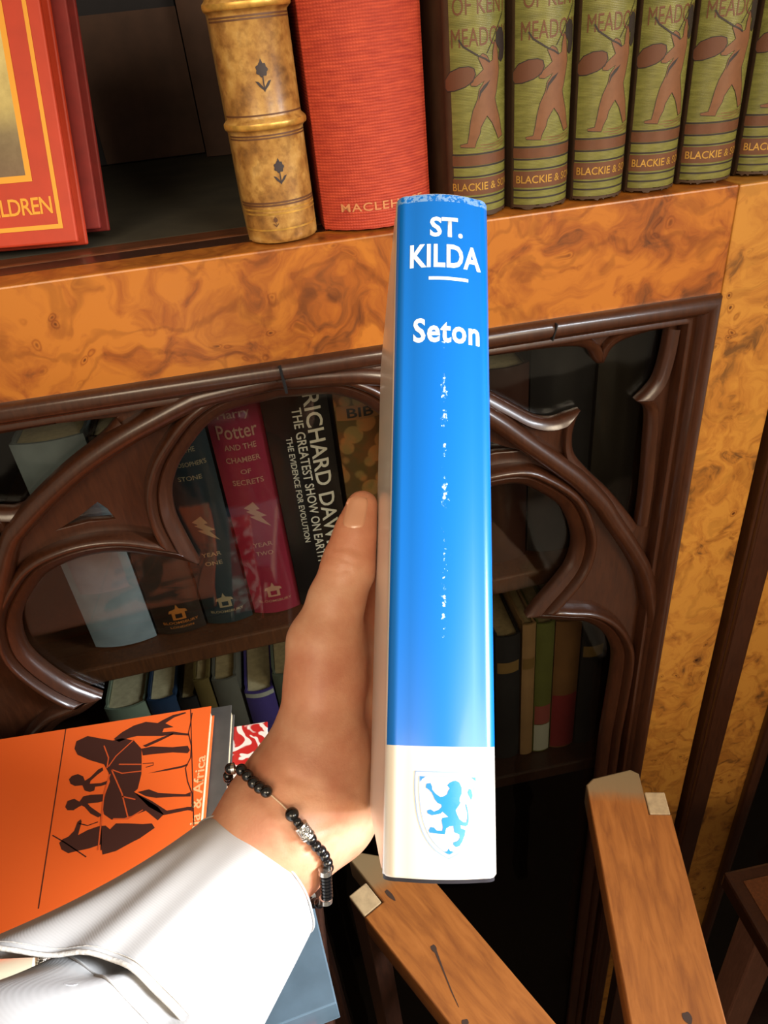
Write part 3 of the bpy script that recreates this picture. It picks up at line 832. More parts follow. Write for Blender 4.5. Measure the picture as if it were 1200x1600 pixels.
dk = inner('dark_brown_book', 'dark brown book with gilt house emblem between pale and teal books', -.1520, -.1105, .195, glossy('dark_brown_jacket', (44, 32, 26)), phi=28)
emblem(dk, BRASSY, .024, .016, .002)
words(dk, BRASSY, [('BLOOMSBURY', .0125, .03, .0028), ('LONDON', .0075, .02, .0022)], .002)
te = inner('teal_book', 'dark teal paperback spine with silver lightning bolt, left of magenta one', -.1085, -.0695, .212, glossy('dark_teal_jacket', (34, 46, 50)), phi=28, lean=.0)
emblem(te, SILV, .026, .015); words(te, SILV, [('BLOOMSBURY', .0135, .028, .0026)])
boltd(te, SILV, .100, .026, .001)
words(te, SILV, [('Harry', .198, .022, .008), ('Potter', .186, .026, .009), ('AND THE', .172, .018, .0042), ("PHILOSOPHER'S", .160, .030, .004), ('STONE', .148, .018, .004), ('YEAR', .075, .016, .004), ('ONE', .066, .014, .004)])
mg = inner('magenta_book', 'magenta paperback spine with grey lightning bolt beside black book', -.0672, -.0268, .206, glossy('magenta_jacket', (140, 38, 60)), phi=28)
DULL = plain('dull_gilt', (176, 128, 108), .45)
emblem(mg, DULL, .026, .015); words(mg, DULL, [('BLOOMSBURY', .0135, .028, .0026)])
boltd(mg, DULL, .103, .026, .001)
words(mg, DULL, [('Harry', .192, .024, .009), ('Potter', .1785, .030, .012), ('AND THE', .1655, .024, .0048), ('CHAMBER', .1545, .026, .0048), ('OF', .144, .008, .004), ('SECRETS', .1345, .024, .0048), ('YEAR', .074, .016, .0042), ('TWO', .065, .014, .0042)])
WHITE_INK = plain('white_ink', (222, 216, 206), .5)
bk = inner('black_book', 'black paperback with large white title running down the spine', -.0262, .0225, .206, glossy('black_jacket', (24, 22, 24)), phi=14, y=.4955)
def down(b, tx, cx_, z_top, L, hh, mat):
    b.decal('title_lettering', fit(text_mesh(tx, 1, .012), w=L, h=hh, cx=0, cy=0, rot=-PI/2) and shift(fit(text_mesh(tx, 1, .012), w=L, h=hh, rot=-PI/2), cx_, z_top-L/2), mat, .0003)
def shift(m, dx, dy): m.transform(Matrix.Translation((dx, dy, 0))); return m
down(bk, 'RICHARD DAWKINS', .0125, .198, .172, .0125, WHITE_INK)
down(bk, 'THE GREATEST SHOW ON EARTH', .0005, .188, .142, .0072, WHITE_INK)
down(bk, 'THE EVIDENCE FOR EVOLUTION', -.0085, .165, .098, .0046, WHITE_INK)
m_, nt_, b_ = newmat('tan_patterned_jacket')
v_ = coords(nt_); n1_ = noisetex(nt_, v_, 45, 4); vo_ = nt_.nodes.new('ShaderNodeTexVoronoi'); vo_.inputs['Scale'].default_value = 75; nt_.links.new(v_, vo_.inputs[0])
c_ = ramp(nt_, [(.40, lin(176, 112, 62)), (.56, lin(138, 112, 66))], n1_.outputs[0]); l_ = ramp(nt_, [(.52, (1, 1, 1, 1)), (.60, (.28, .26, .22, 1))], vo_.outputs[0])
nt_.links.new(mix(nt_, c_, l_, .8, 'MULTIPLY'), b_.inputs['Base Color']); b_.inputs['Roughness'].default_value = .35
tn = inner('tan_book', 'tan patterned book above the thumb, right of black book', .0265, .0640, .200, m_, phi=20)
tn.decal('title_band', rect(-tn.half*.95, tn.half*.95, .168, .180), plain('tan_band', (150, 100, 60), .4), .0003)
tn.decal('title_lettering', fit(text_mesh('BIB', 1, .02), w=.020, h=.008, cx=0, cy=.174), DKINK, .0005)
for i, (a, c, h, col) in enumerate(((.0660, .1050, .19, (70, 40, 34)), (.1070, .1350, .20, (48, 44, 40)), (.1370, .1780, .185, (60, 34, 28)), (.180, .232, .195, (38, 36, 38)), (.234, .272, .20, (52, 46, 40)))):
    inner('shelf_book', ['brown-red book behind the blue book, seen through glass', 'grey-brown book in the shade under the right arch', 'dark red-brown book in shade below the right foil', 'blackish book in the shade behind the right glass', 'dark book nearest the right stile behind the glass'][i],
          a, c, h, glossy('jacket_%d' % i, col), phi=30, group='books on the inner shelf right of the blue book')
# ------------------------------------------------------------------ the blue book held up to the viewer
Tm = atD(692, 308, .2585); Bm = atD(689.5, 1373, .2045)
U = (Tm-Bm).normalized(); HL = (Tm-Bm).length
W0 = (RX-U*RX.dot(U)).normalized(); N0 = U.cross(W0)
ya = math.radians(2.6)
W = (W0*math.cos(ya)+N0*math.sin(ya)).normalized(); N = U.cross(W)
HB_M = Matrix(((W.x, N.x, U.x, Bm.x), (W.y, N.y, U.y, Bm.y), (W.z, N.z, U.z, Bm.z), (0, 0, 0, 1)))
HB_I = HB_M.inverted()
def hb(px, py, y=0.0):        # where a sight line meets the spine plane, in the book's own frame (x, z)
    o = HB_I @ EYE; d = HB_I.to_3x3() @ ray(px, py)
    t = (y-o.y)/d.y; p = o+d*t; return (p.x, p.z)
HW = .0322; HD = .138
sec = []
r = .0042
for a in np.linspace(0, PI/2, 9): sec.append((-HW/2+r-r*math.cos(a), r*1.0-r*math.sin(a)))
mid = [(x, -.0020*(1-(x/(HW/2-r))**2)) for x in np.linspace(-HW/2+r, HW/2-r, 11)[1:-1]]
sec = sec+mid+[(-x, y) for x, y in sec[::-1]]
m_, nt_, b_ = newmat('white_dust_jacket')
b_.inputs['Base Color'].default_value = lin(226, 216, 202); b_.inputs['Roughness'].default_value = .3; b_.inputs['Coat Weight'].default_value = .5; b_.inputs['Coat Roughness'].default_value = .12
JW = m_
m_, nt_, b_ = newmat('blue_dust_jacket')
tc = nt_.nodes.new('ShaderNodeTexCoord'); sp_ = nt_.nodes.new('ShaderNodeSeparateXYZ'); nt_.links.new(tc.outputs['Object'], sp_.inputs[0])
def mth(nt, op, a, b=None, c=None):
    n = nt.nodes.new('ShaderNodeMath'); n.operation = op
    for i, v in enumerate((a, b, c)):
        if v is None: continue
        if hasattr(v, 'is_linked'): nt.links.new(v, n.inputs[i])
        else: n.inputs[i].default_value = v
    return n.outputs[0]
# rubbed line down the middle of the spine, and scuffed head
dx = mth(nt_, 'ABSOLUTE', mth(nt_, 'SUBTRACT', sp_.outputs[0], .0004))
strip = mth(nt_, 'SUBTRACT', 1.0, mth(nt_, 'DIVIDE', dx, .0030))
strip = mth(nt_, 'MAXIMUM', strip, 0.0)
zlo = mth(nt_, 'GREATER_THAN', sp_.outputs[2], .062); zhi = mth(nt_, 'LESS_THAN', sp_.outputs[2], .162)
strip = mth(nt_, 'MULTIPLY', mth(nt_, 'MULTIPLY', strip, zlo), zhi)
nz_ = noisetex(nt_, tc.outputs['Object'], 520, 5, .75); nb_ = noisetex(nt_, tc.outputs['Object'], 110, 2)
scr = mth(nt_, 'GREATER_THAN', mth(nt_, 'ADD', mth(nt_, 'MULTIPLY', strip, .20), mth(nt_, 'ADD', mth(nt_, 'MULTIPLY', nz_.outputs[0], .62), mth(nt_, 'MULTIPLY', nb_.outputs[0], .38))), .728)
scr = mth(nt_, 'MULTIPLY', scr, mth(nt_, 'GREATER_THAN', strip, .02))
head = mth(nt_, 'MULTIPLY', mth(nt_, 'GREATER_THAN', sp_.outputs[2], HL-.0032), mth(nt_, 'GREATER_THAN', nz_.outputs[0], .50))
scr = mth(nt_, 'MINIMUM', mth(nt_, 'ADD', scr, mth(nt_, 'MULTIPLY', head, .35)), 1.0)
nt_.links.new(mix(nt_, lin(0, 106, 196), lin(190, 222, 238), scr), b_.inputs['Base Color'])
b_.inputs['Roughness'].default_value = .34; b_.inputs['Coat Weight'].default_value = .35; b_.inputs['Coat Roughness'].default_value = .10
JB = m_
held = Book('blue_book', 'tall blue and white book held upright in the hand, spine to the viewer', HW, HL, HD, JW, HB_M, sec=sec, t=.0010, page=PAGES, square=.004, groove=.0004,
            rows=[(0, -.0006), (.0008, 0), (HL-.0008, 0), (HL, -.0004)], rag=lambda k: 0, smooth=50)
zb = hb(690, 1166)[1]
held.decal('spine_panel', rect(-held.half*.90, held.half*.93, zb, HL-.0002), JB, .00007)
LET = plain('white_lettering', (236, 240, 244), .35)
def htext(tx, x0, x1, y0, y1, bold=.02, sp=1.0):
    a = hb((x0+x1)/2, (y0+y1)/2); w_ = hb(x1, (y0+y1)/2)[0]-hb(x0, (y0+y1)/2)[0]; h_ = hb((x0+x1)/2, y0)[1]-hb((x0+x1)/2, y1)[1]
    held.decal('title_lettering', fit(text_mesh(tx, 1, bold, sp), w=w_, h=h_, cx=a[0], cy=a[1], rot=0), LET, .00014)
htext('ST.', 671, 722, 345, 376, .028); htext('KILDA', 640, 752, 387, 423, .028, 1.05)
a = hb(669, 439); c = hb(731, 441)
held.decal('title_rule', rect(a[0], c[0], a[1]-.0006, a[1]+.0006), LET, .00014)
htext('Seton', 645, 750, 502, 540, .026, 1.08)
# crest at the foot
def cr_(pts): return [hb(580+X/5.4545, 1140+Y/5.4545) for X, Y in pts]
lion = [(690, 432), (715, 430), (745, 445), (765, 490), (765, 540), (750, 570), (745, 600), (755, 615), (740, 640), (712, 680), (725, 715), (745, 755), (780, 782), (805, 785), (814, 750), (812, 700), (800, 655), (795, 628), (806, 632), (822, 690), (828, 770), (818, 805), (800, 818), (775, 812), (755, 805), (757, 832), (798, 850), (792, 890), (770, 945), (748, 980), (715, 992), (690, 970), (692, 950), (730, 938), (746, 915), (745, 885), (700, 865), (692, 812), (660, 815), (632, 832), (620, 882), (560, 877), (490, 868), (484, 848), (500, 820), (530, 825), (550, 848), (598, 852), (603, 820), (592, 765), (600, 742), (650, 735), (600, 690), (586, 706), (545, 716), (510, 722), (475, 706), (470, 682), (500, 670), (530, 690), (570, 675), (594, 650), (590, 630), (560, 618), (538, 590), (510, 530), (485, 505), (460, 488), (465, 455), (500, 448), (512, 475), (515, 505), (545, 540), (582, 566), (615, 560), (640, 542), (648, 515), (662, 495), (640, 468), (660, 447)]
CREST = plain('crest_blue', (0, 122, 214), .35)
CREST_L = plain('crest_line', (136, 158, 188), .4)
cm_ = held.decal('crest', fill2([cr_(lion)]), CREST, .0001, label='blue lion crest')
held.decal('tail_tuft', fill2([cr_([(830, 500), (850, 508), (862, 560), (850, 597), (825, 556), (815, 530)])]), CREST, .0001, parent=cm_)
held.decal('corner_mark', fill2([cr_([(410, 393), (458, 397), (430, 415), (414, 442)])]), CREST, .0001, parent=cm_)
held.decal('corner_mark', fill2([cr_([(845, 403), (888, 403), (890, 440), (868, 420)])]), CREST, .0001, parent=cm_)
held.decal('foot_mark', fill2([cr_([(652, 1000), (664, 1022), (694, 1028), (668, 1046), (655, 1050), (640, 1044), (608, 1026), (640, 1026)])]), CREST, .0001, parent=cm_)
shield = smooth_path([(372, 352), (368, 480), (376, 620), (402, 770), (455, 905), (540, 1015), (655, 1090)], 5)+smooth_path([(760, 1035), (840, 945), (888, 840), (908, 700), (912, 520), (908, 360)], 5)
held.decal('shield_outline', stroke(cr_([tuple(p) for p in shield]+[(372, 352)]), .00035), CREST_L, .0001, parent=cm_)
sh2 = smooth_path([(408, 392), (404, 500), (412, 620), (436, 760), (484, 885), (560, 985), (655, 1058)], 5)+smooth_path([(745, 1005), (812, 925), (856, 825), (872, 700), (876, 520), (872, 396)], 5)
held.decal('shield_outline', stroke(cr_([tuple(p) for p in sh2]+[(408, 392)]), .00022), CREST_L, .0001, parent=cm_)
# boards inside the jacket; dark colour carries the shaded strip at the foot
BOARD = plain('shaded_board', (44, 40, 46), .7)
sp_m = me([(p.x*.985, p.y+.0016, z) for z in (-.0012, HL-.001) for p in held.sec], [(k, k+1, len(held.sec)+k+1, len(held.sec)+k) for k in range(len(held.sec)-1)])
sd = obj('board_spine', sp_m, BOARD, held.t, True); md = sd.modifiers.new('s', 'SOLIDIFY'); md.thickness = -.0012; md.offset = 1
for sg in (-1, 1):
    x0, x1 = sorted((sg*(HW/2-.0012), sg*(HW/2-.0034)))
    obj('board', box(x0, x1, .006, HD-.001, -.0010, HL-.001, .0004, 1), BOARD, held.t)
# ------------------------------------------------------------------ the person: left hand and forearm, one continuous skin
def B(x, y, z): return HB_M @ Vector((x, y, z))
def smin(a, b, k):
    h = np.clip(.5+.5*(b-a)/k, 0, 1); return b+(a-b)*h-k*h*(1-h)
class Field:
    def __init__(s, lo, hi, res):
        s.lo = np.array(lo, dtype=np.float64); s.res = res
        n = np.ceil((np.array(hi)-s.lo)/res).astype(int)+1; s.n = n
        ax = [s.lo[i]+res*np.arange(n[i]) for i in range(3)]
        s.X, s.Y, s.Z = [a.astype(np.float32) for a in np.meshgrid(*ax, indexing='ij')]
        s.F = np.full(s.X.shape, .05, np.float32)
    def cone(s, a, b, ra, rb, flat=None, fdir=None):
        a = np.array(a); b = np.array(b); d = b-a; L2 = float(d@d)
        px, py, pz = s.X-a[0], s.Y-a[1], s.Z-a[2]
        t = np.clip((px*d[0]+py*d[1]+pz*d[2])/L2, 0, 1)
        qx, qy, qz = px-t*d[0], py-t*d[1], pz-t*d[2]
        if flat:
            f = np.array(fdir); f = f/np.linalg.norm(f); k = qx*f[0]+qy*f[1]+qz*f[2]
            e = (1/flat-1)*k
            qx = qx+e*f[0]; qy = qy+e*f[1]; qz = qz+e*f[2]
        return np.sqrt(qx*qx+qy*qy+qz*qz)-(ra+(rb-ra)*t)
    def add(s, pts, rs, k=.008, flat=None, fdir=None):
        g = None
        for i in range(len(pts)-1):
            c = s.cone(pts[i], pts[i+1], rs[i], rs[i+1], flat, fdir)
            g = c if g is None else smin(g, c, .006)
        s.F = smin(s.F, g, k)
    def sub(s, pts, r, k=.002):
        for i in range(len(pts)-1):
            c = s.cone(pts[i], pts[i+1], r, r); s.F = -smin(-s.F, c, k)
    def mesh(s):
        F = s.F; n = F.shape; ins = F < 0
        cnt = np.zeros((n[0]-1, n[1]-1, n[2]-1), np.int32); acc = np.zeros(cnt.shape+(3,), np.float32); m = np.zeros(cnt.shape, np.float32)
        corners = [(i, j, k) for i in (0, 1) for j in (0, 1) for k in (0, 1)]
        sl = lambda c: tuple(slice(c[i], n[i]-1+c[i]) for i in range(3))
        for c in corners: cnt += ins[sl(c)]
        for ci in range(8):
            for ax in range(3):
                c = corners[ci]
                if c[ax]: continue
                e = list(c); e[ax] = 1; f0 = F[sl(c)]; f1 = F[sl(tuple(e))]
                x = (f0 < 0) != (f1 < 0); den = np.where(x, f0-f1, 1); t = np.where(x, f0/den, 0)
                for d in range(3):
                    acc[..., d] += np.where(x, (c[d]+t) if d == ax else c[d], 0)
                m += x
        act = (cnt > 0) & (cnt < 8); ids = -np.ones(cnt.shape, np.int64); ii = np.argwhere(act); ids[act] = np.arange(len(ii))
        V = s.lo+s.res*(ii+acc[act]/m[act][:, None])
        Q = []
        for ax in range(3):
            a1, a2 = [(1, 2), (2, 0), (0, 1)][ax]
            f0 = np.take(ins, range(n[ax]-1), ax); f1 = np.take(ins, range(1, n[ax]), ax)
            for flip, w in ((False, f0 & ~f1), (True, ~f0 & f1)):
                p = np.argwhere(w); p = p[(p[:, a1] > 0) & (p[:, a2] > 0) & (p[:, a1] < n[a1]-1) & (p[:, a2] < n[a2]-1)]
                def g(o1, o2):
                    q = p.copy(); q[:, a1] -= o1; q[:, a2] -= o2; return ids[q[:, 0], q[:, 1], q[:, 2]]
                f = np.stack([g(1, 1), g(0, 1), g(0, 0), g(1, 0)], 1)
                if flip: f = f[:, ::-1]
                Q.append(f)
        Q = np.concatenate(Q); Q = Q[(Q >= 0).all(1)]
        return me([tuple(v) for v in V], [tuple(int(i) for i in q) for q in Q])
def A(px, py, d): return np.array(atD(px, py, d))
BK = HD                            # the fore-edge of the held book, in its own frame
XL_ = -HW/2
def Bn(x, y, z): return np.array(B(x, y, z))
R_ = .0015
allp = [A(120, 1640, .30), A(600, 740, .43), A(400, 1300, .30), Bn(.04, .18, .02), Bn(.04, .17, .15), A(640, 1350, .40)]
lo = np.min(allp, 0)-.035; hi = np.max(allp, 0)+.035
fd = Field(lo, hi, R_)
view = np.array(FW)
# forearm and wrist
fd.add([A(150, 1610, .305), A(330, 1425, .322), A(420, 1322, .335), A(470, 1255, .344)], [.034, .0285, .0265, .027], .01, .86, view)
# ball of the thumb, heel of the hand, back of the hand
fd.add([A(452, 1262, .340), A(497, 1165, .346), A(507, 1060, .349)], [.0265, .0215, .0172], .014)
fd.add([A(455, 1290, .346), A(523, 1262, .354), A(530, 1180, .358)], [.024, .0178, .0165], .012)
fd.add([A(505, 1265, .362), A(540, 1180, .392)], [.024, .022], .014)
# palm going round the fore-edge
kn = {'index': Bn(-.010, BK+.028, .112), 'middle': Bn(-.005, BK+.030, .092), 'ring': Bn(-.003, BK+.028, .073), 'little': Bn(-.004, BK+.024, .056)}
for nme, r_ in (('index', .0125), ('middle', .0125), ('ring', .0118), ('little', .0108)):
    fd.add([A(500, 1265, .366), kn[nme]], [.0185, r_], .012)
# thumb
fd.add([A(507, 1062, .349), A(511, 1003, .351), A(525, 940, .3525), A(547, 880, .354), A(559, 833, .355), A(566, 792, .356)], [.0178, .0158, .0128, .0124, .0103, .0080], .006)
fd.add([A(487, 1004, .349), A(494, 1024, .349)], [.0086, .009], .012)             # knuckle at the base of the thumb
# web between thumb and first finger
fd.add([A(512, 1070, .356), kn['index']*.6+A(512, 1070, .356)*.4], [.012, .009], .014)
# fingers close round the fore-edge onto the far cover
XR_ = HW/2
def finger(nm, z0, z1, z2, y2, r0, sp=0):
    k_ = kn[nm]
    p1 = Bn(XR_+.0085, BK+.020, z0)
    p2 = Bn(XR_+.0095, BK-.012, z1)
    p3 = Bn(XR_+.0074, y2, z2)
    fd.add([k_, p1, p2, p3], [r0*1.12, r0*1.02, r0*.92, r0*.78], .0035)
    return p2, p3
ft = {}
ft['index'] = finger('index', .122, .128, .132, BK-.036, .0088)
ft['middle'] = finger('middle', .101, .107, .110, BK-.040, .0090)
ft['ring'] = finger('ring', .080, .0855, .088, BK-.038, .0085)
ft['little'] = finger('little', .061, .066, .069, BK-.026, .0074)
# the flesh flattens where it presses on the boards
Pq = np.array(HB_I)
bx = Pq[0, 0]*fd.X+Pq[0, 1]*fd.Y+Pq[0, 2]*fd.Z+Pq[0, 3]
by = Pq[1, 0]*fd.X+Pq[1, 1]*fd.Y+Pq[1, 2]*fd.Z+Pq[1, 3]
bz = Pq[2, 0]*fd.X+Pq[2, 1]*fd.Y+Pq[2, 2]*fd.Z+Pq[2, 3]
slab = np.maximum(np.maximum(np.abs(bx)-(HW/2+.0004), by-(HD+.0006)), np.maximum(-by, -bz-.0015))
fd.F = np.maximum(fd.F, -slab).astype(np.float32)
hm = fd.mesh()
# smooth, then creases and tendons as fine relief
bm = bmesh.new(); bm.from_mesh(hm)
comps = []; seen = set()
for v in bm.verts:
    if v in seen: continue
    st = [v]; comp = []; seen.add(v)
    while st:
        q = st.pop(); comp.append(q)
        for e in q.link_edges:
            o_ = e.other_vert(q)
            if o_ not in seen: seen.add(o_); st.append(o_)
    comps.append(comp)
comps.sort(key=len)
for c_ in comps[:-1]: bmesh.ops.delete(bm, geom=c_, context='VERTS')
for _ in range(3): bmesh.ops.smooth_vert(bm, verts=bm.verts[:], factor=.5, use_axis_x=True, use_axis_y=True, use_axis_z=True)
def proj(p):
    d = p-EYE; z = d.dot(FW); return 600+FPX*d.dot(RX)/z, 800-FPX*d.dot(UP)/z, z
creases = [([(503, 868), (530, 872), (556, 882), (566, 884)], 5, .00055), ([(505, 876), (520, 880), (548, 892)], 4, .0004), ([(510, 890), (530, 894), (545, 890)], 5, .0004), ([(522, 858), (545, 856), (560, 862)], 4, .0003),
           ([(536, 815), (534, 800)], 3, .0003), ([(412, 1165), (440, 1200), (455, 1215)], 9, .0007), ([(480, 1330), (505, 1322), (525, 1305)], 6, .0006), ([(500, 1300), (530, 1290), (560, 1292)], 7, .0005),
           ([(455, 1215), (500, 1230), (545, 1232)], 9, .0005), ([(480, 1240), (520, 1246), (555, 1240)], 7, .0004), ([(395, 1235), (420, 1255), (438, 1290), (450, 1330)], 10, .0007)]
bm.normal_update()
def segd(x, y, L):
    b_ = 1e9
    for (x0, y0), (x1, y1) in zip(L, L[1:]):
        dx, dy = x1-x0, y1-y0; t = max(0, min(1, ((x-x0)*dx+(y-y0)*dy)/(dx*dx+dy*dy))); b_ = min(b_, math.hypot(x-x0-t*dx, y-y0-t*dy))
    return b_
for v in bm.verts:
    if v.normal.dot(FW) > -.05: continue
    x, y, z = proj(v.co)
    d = 0
    for L, w_, h_ in creases:
        if abs(x-L[0][0]) < 120 and abs(y-L[0][1]) < 120:
            q = segd(x, y, L)
            if q < w_*2.5: d -= h_*math.exp(-(q/w_)**2)
    d += .0006*math.exp(-((x-462)**2+(y-1345)**2)/700) + .0009*math.exp(-((x-440)**2+(y-1290)**2)/900)
    v.co += v.normal*d
hm2 = bpy.data.meshes.new('m'); bm.to_mesh(hm2); bm.free()
m_, nt_, b_ = newmat('skin')
v_ = coords(nt_); n1_ = noisetex(nt_, v_, 38, 4, .6); n2_ = noisetex(nt_, v_, 900, 4, .6); n3_ = noisetex(nt_, v_, 14, 2)
c_ = ramp(nt_, [(.32, lin(192, 126, 96)), (.52, lin(206, 148, 116)), (.68, lin(214, 162, 130))], n1_.outputs[0])
rd = ramp(nt_, [(.50, (1, 1, 1, 1)), (.66, (1.0, .80, .74, 1))], n3_.outputs[0])
nt_.links.new(mix(nt_, c_, rd, .7, 'MULTIPLY'), b_.inputs['Base Color'])
b_.inputs['Roughness'].default_value = .45; b_.inputs['Subsurface Weight'].default_value = .12
b_.inputs['Subsurface Radius'].default_value = (.006, .002, .001); b_.inputs['Subsurface Scale'].default_value = 1.0
bump(nt_, b_, n2_.outputs[0], .22, .0006)
SKIN = m_
person = thing('person', 'person reaching in with a left hand, white shirt cuff, holding the blue book', 'person', Vector(A(420, 1322, .335)))
IDM = person.matrix_basis.inverted()
def pc(name, mesh, mats, parent=person, smooth=True, autosmooth=None, label=None):
    mesh.transform(Matrix.Translation(-person.location))
    o = obj(name, mesh, mats, parent, smooth, autosmooth)
    if label: o['label'] = label
    return o
body = pc('body', hm2, SKIN, label='left hand and forearm')
# thumbnail, seated in the flesh: a curved shell over the end of the thumb
dgm = body.data
from mathutils.bvhtree import BVHTree
bvh = BVHTree.FromPolygons([v.co+person.location for v in dgm.vertices], [tuple(p.vertices) for p in dgm.polygons])
def on_skin(px, py):
    d = ray(px, py).normalized(); h = bvh.ray_cast(EYE, d); return h
nv = []; nf = []
NU, NV = 13, 17
for j in range(NV):
    for i in range(NU):
        u = i/(NU-1)*2-1; v = j/(NV-1)*2-1
        # squircle outline, slightly wider at the free end
        ru = u*math.sqrt(max(0, 1-.42*v*v*v*v)); rv = v*math.sqrt(max(0, 1-.30*u*u))
        px = 556+(ru*(18.5+1.0*rv))+rv*-5.5; py = 800+rv*28+ru*1.5
        h = on_skin(px, py)
        p, n_ = (h[0], h[1]) if h[0] is not None else (atD(px, py, .35), -FW)
        edge = max(abs(u), abs(v))
        lift = .00045-.0009*max(0, edge-.82)/.18
        nv.append(p+n_*lift)
for j in range(NV-1):
    for i in range(NU-1):
        a = j*NU+i; nf.append((a, a+1, a+NU+1, a+NU))
m_, nt_, b_ = newmat('fingernail')
tc = nt_.nodes.new('ShaderNodeTexCoord')
b_.inputs['Base Color'].default_value = lin(216, 158, 124); b_.inputs['Roughness'].default_value = .28; b_.inputs['Coat Weight'].default_value = .5; b_.inputs['Coat Roughness'].default_value = .15
NAIL = m_
nm_ = me(nv, nf)
for _ in range(2):
    pass
pc('thumbnail', nm_, NAIL, parent=body, label='pale glossy thumbnail')
# ------------------------------------------------------------------ shirt cuff and sleeve
m_, nt_, b_ = newmat('white_twill')
v_ = coords(nt_)
w1_ = nt_.nodes.new('ShaderNodeTexWave'); w1_.bands_direction = 'DIAGONAL'; w1_.inputs['Scale'].default_value = 620; w1_.inputs['Distortion'].default_value = .3
nt_.links.new(v_, w1_.inputs[0])
n1_ = noisetex(nt_, v_, 60, 3)
nt_.links.new(mix(nt_, ramp(nt_, [(0, lin(186, 183, 181)), (1, lin(198, 195, 193))], w1_.outputs[0]), lin(192, 189, 187), .7), b_.inputs['Base Color'])
b_.inputs['Roughness'].default_value = .62; b_.inputs['Sheen Weight'].default_value = .12
bump(nt_, b_, w1_.outputs[0], .10, .0002)
TWILL = m_
STITCH = plain('stitched_hem_cloth', (206, 200, 192), .8, var=.08, nscale=700, bumps=.4)

def V(px, py, d): return atD(px, py, d)
c_rim = V(398, 1368, .334); c_hem = V(232, 1572, .288)
axis = (c_rim-c_hem).normalized()           # towards the hand
e1 = (-FW+axis*FW.dot(axis)).normalized()   # towards the viewer
e2 = axis.cross(e1)                          # sideways
if e2.dot(RX) > 0: e2 = -e2                 # e2 points to the upper left of the picture
def ring(c, r1, r2, n, fn=None, lean=0.0):
    out = []
    for k in range(n):
        t = 2*PI*k/n
        ct, st = math.cos(t), math.sin(t)
        o = 0 if fn is None else fn(t)
        out.append(c+e1*ct*(r1+o)+e2*st*(r2+o)+axis*lean*ct)
    return out
def loft(rings, closed=True):
    n = len(rings[0]); vs = [p for r in rings for p in r]; fs = []
    for i in range(len(rings)-1):
        for k in range(n): fs.append((i*n+k, i*n+(k+1) % n, (i+1)*n+(k+1) % n, (i+1)*n+k))
    return me(vs, fs)
NR = 96
def wob(t, s, a): return a*(math.sin(3*t+s)+.6*math.sin(5*t+2.3*s)+.5*math.sin(8*t-1.7*s))
rings = []
for i, u in enumerate(np.linspace(0, 1, 15)):
    c = c_rim.lerp(c_hem, u)
    r2 = .0345+.0115*u; r1 = .0315+.0095*u
    def fn(t, u=u):
        # the loose corner of the cuff flares on the upper-left side towards the hem
        d = (t-PI*.50+PI) % (2*PI)-PI
        fl = .0125*u**2.2*math.exp(-(d/.42)**2)
        fold = .0011*u*math.sin(15*t+.7)*math.exp(-((t-.9)/.9)**2)
        return fl+wob(t, 1.0+u, .0005+.0004*u)+fold
    rr = ring(c, r1, r2, NR, fn, lean=-.004*u)
    for k in range(NR):
        d = (2*PI*k/NR-PI*.52+PI) % (2*PI)-PI
        rr[k] = rr[k]-axis*(.032*u**1.5*math.exp(-(d/.62)**2))+e2*(.007*u**2*math.exp(-(d/.5)**2))
    rings.append(rr)
cuff = loft(rings)
co = pc('shirt_cuff', cuff, TWILL, smooth=True)
sd = co.modifiers.new('thickness', 'SOLIDIFY'); sd.thickness = .0014; sd.offset = -1
sb = co.modifiers.new('smooth', 'SUBSURF'); sb.levels = 1; sb.render_levels = 1
hem = rings[-1]; pc('hem', tube([p for p in hem]+[hem[0]], .0009, 8, False), STITCH, parent=co)
pc('rim_hem', tube([p for p in rings[0]]+[rings[0][0]], .0005, 8, False), TWILL, parent=co)
st = [p+((p-c_hem)-(axis*(p-c_hem).dot(axis))).normalized()*.0002 for p in [a.lerp(b_, .25) for a, b_ in zip(rings[-1], rings[-3])]]
pc('stitching', tube(st+[st[0]], .0002, 6, False), STITCH, parent=co)
# sleeve, gathered where it goes into the cuff
pts = [(V(300, 1545, .300), .0300, .0330), (V(272, 1590, .287), .0330, .0355), (V(236, 1630, .278), .0385, .0415), (V(185, 1680, .266), .045, .050), (V(110, 1730, .252), .052, .056), (V(50, 1815, .236), .057, .062), (V(-30, 1930, .215), .058, .064), (Vector((-.205, -.030, 1.165)), .060, .068), (Vector((-.270, -.125, 1.085)), .062, .070)]
rings2 = []
for i in range(33):
    f = i/32*(len(pts)-1); k = min(int(f), len(pts)-2); g = f-k
    c = pts[k][0].lerp(pts[k+1][0], g); r1 = pts[k][1]*(1-g)+pts[k+1][1]*g; r2 = pts[k][2]*(1-g)+pts[k+1][2]*g
    u = i/24
    def fn(t, u=u):
        pleat = .0022*math.exp(-((u-.28)/.22)**2)*(math.sin(9*t+1.0)+.5*math.sin(17*t+.3))
        soft = .0030*min(1, u*2)*max(0, 1.35-u)*math.sin(4*t+6*u+.5)+.0018*u*math.sin(7*t-9*u)
        return pleat+soft
    rings2.append(ring(c, r1, r2, NR, fn))
sl = pc('shirt_sleeve', loft(rings2), TWILL)
sd = sl.modifiers.new('thickness', 'SOLIDIFY'); sd.thickness = .001; sd.offset = -1
sb = sl.modifiers.new('smooth', 'SUBSURF'); sb.levels = 1; sb.render_levels = 1
seam = [p+((p-c_hem)-(axis*(p-c_hem).dot(axis))).normalized()*.0004 for p in rings2[9]]
pc('seam', tube(seam+[seam[0]], .0005, 6, False), TWILL, parent=sl)
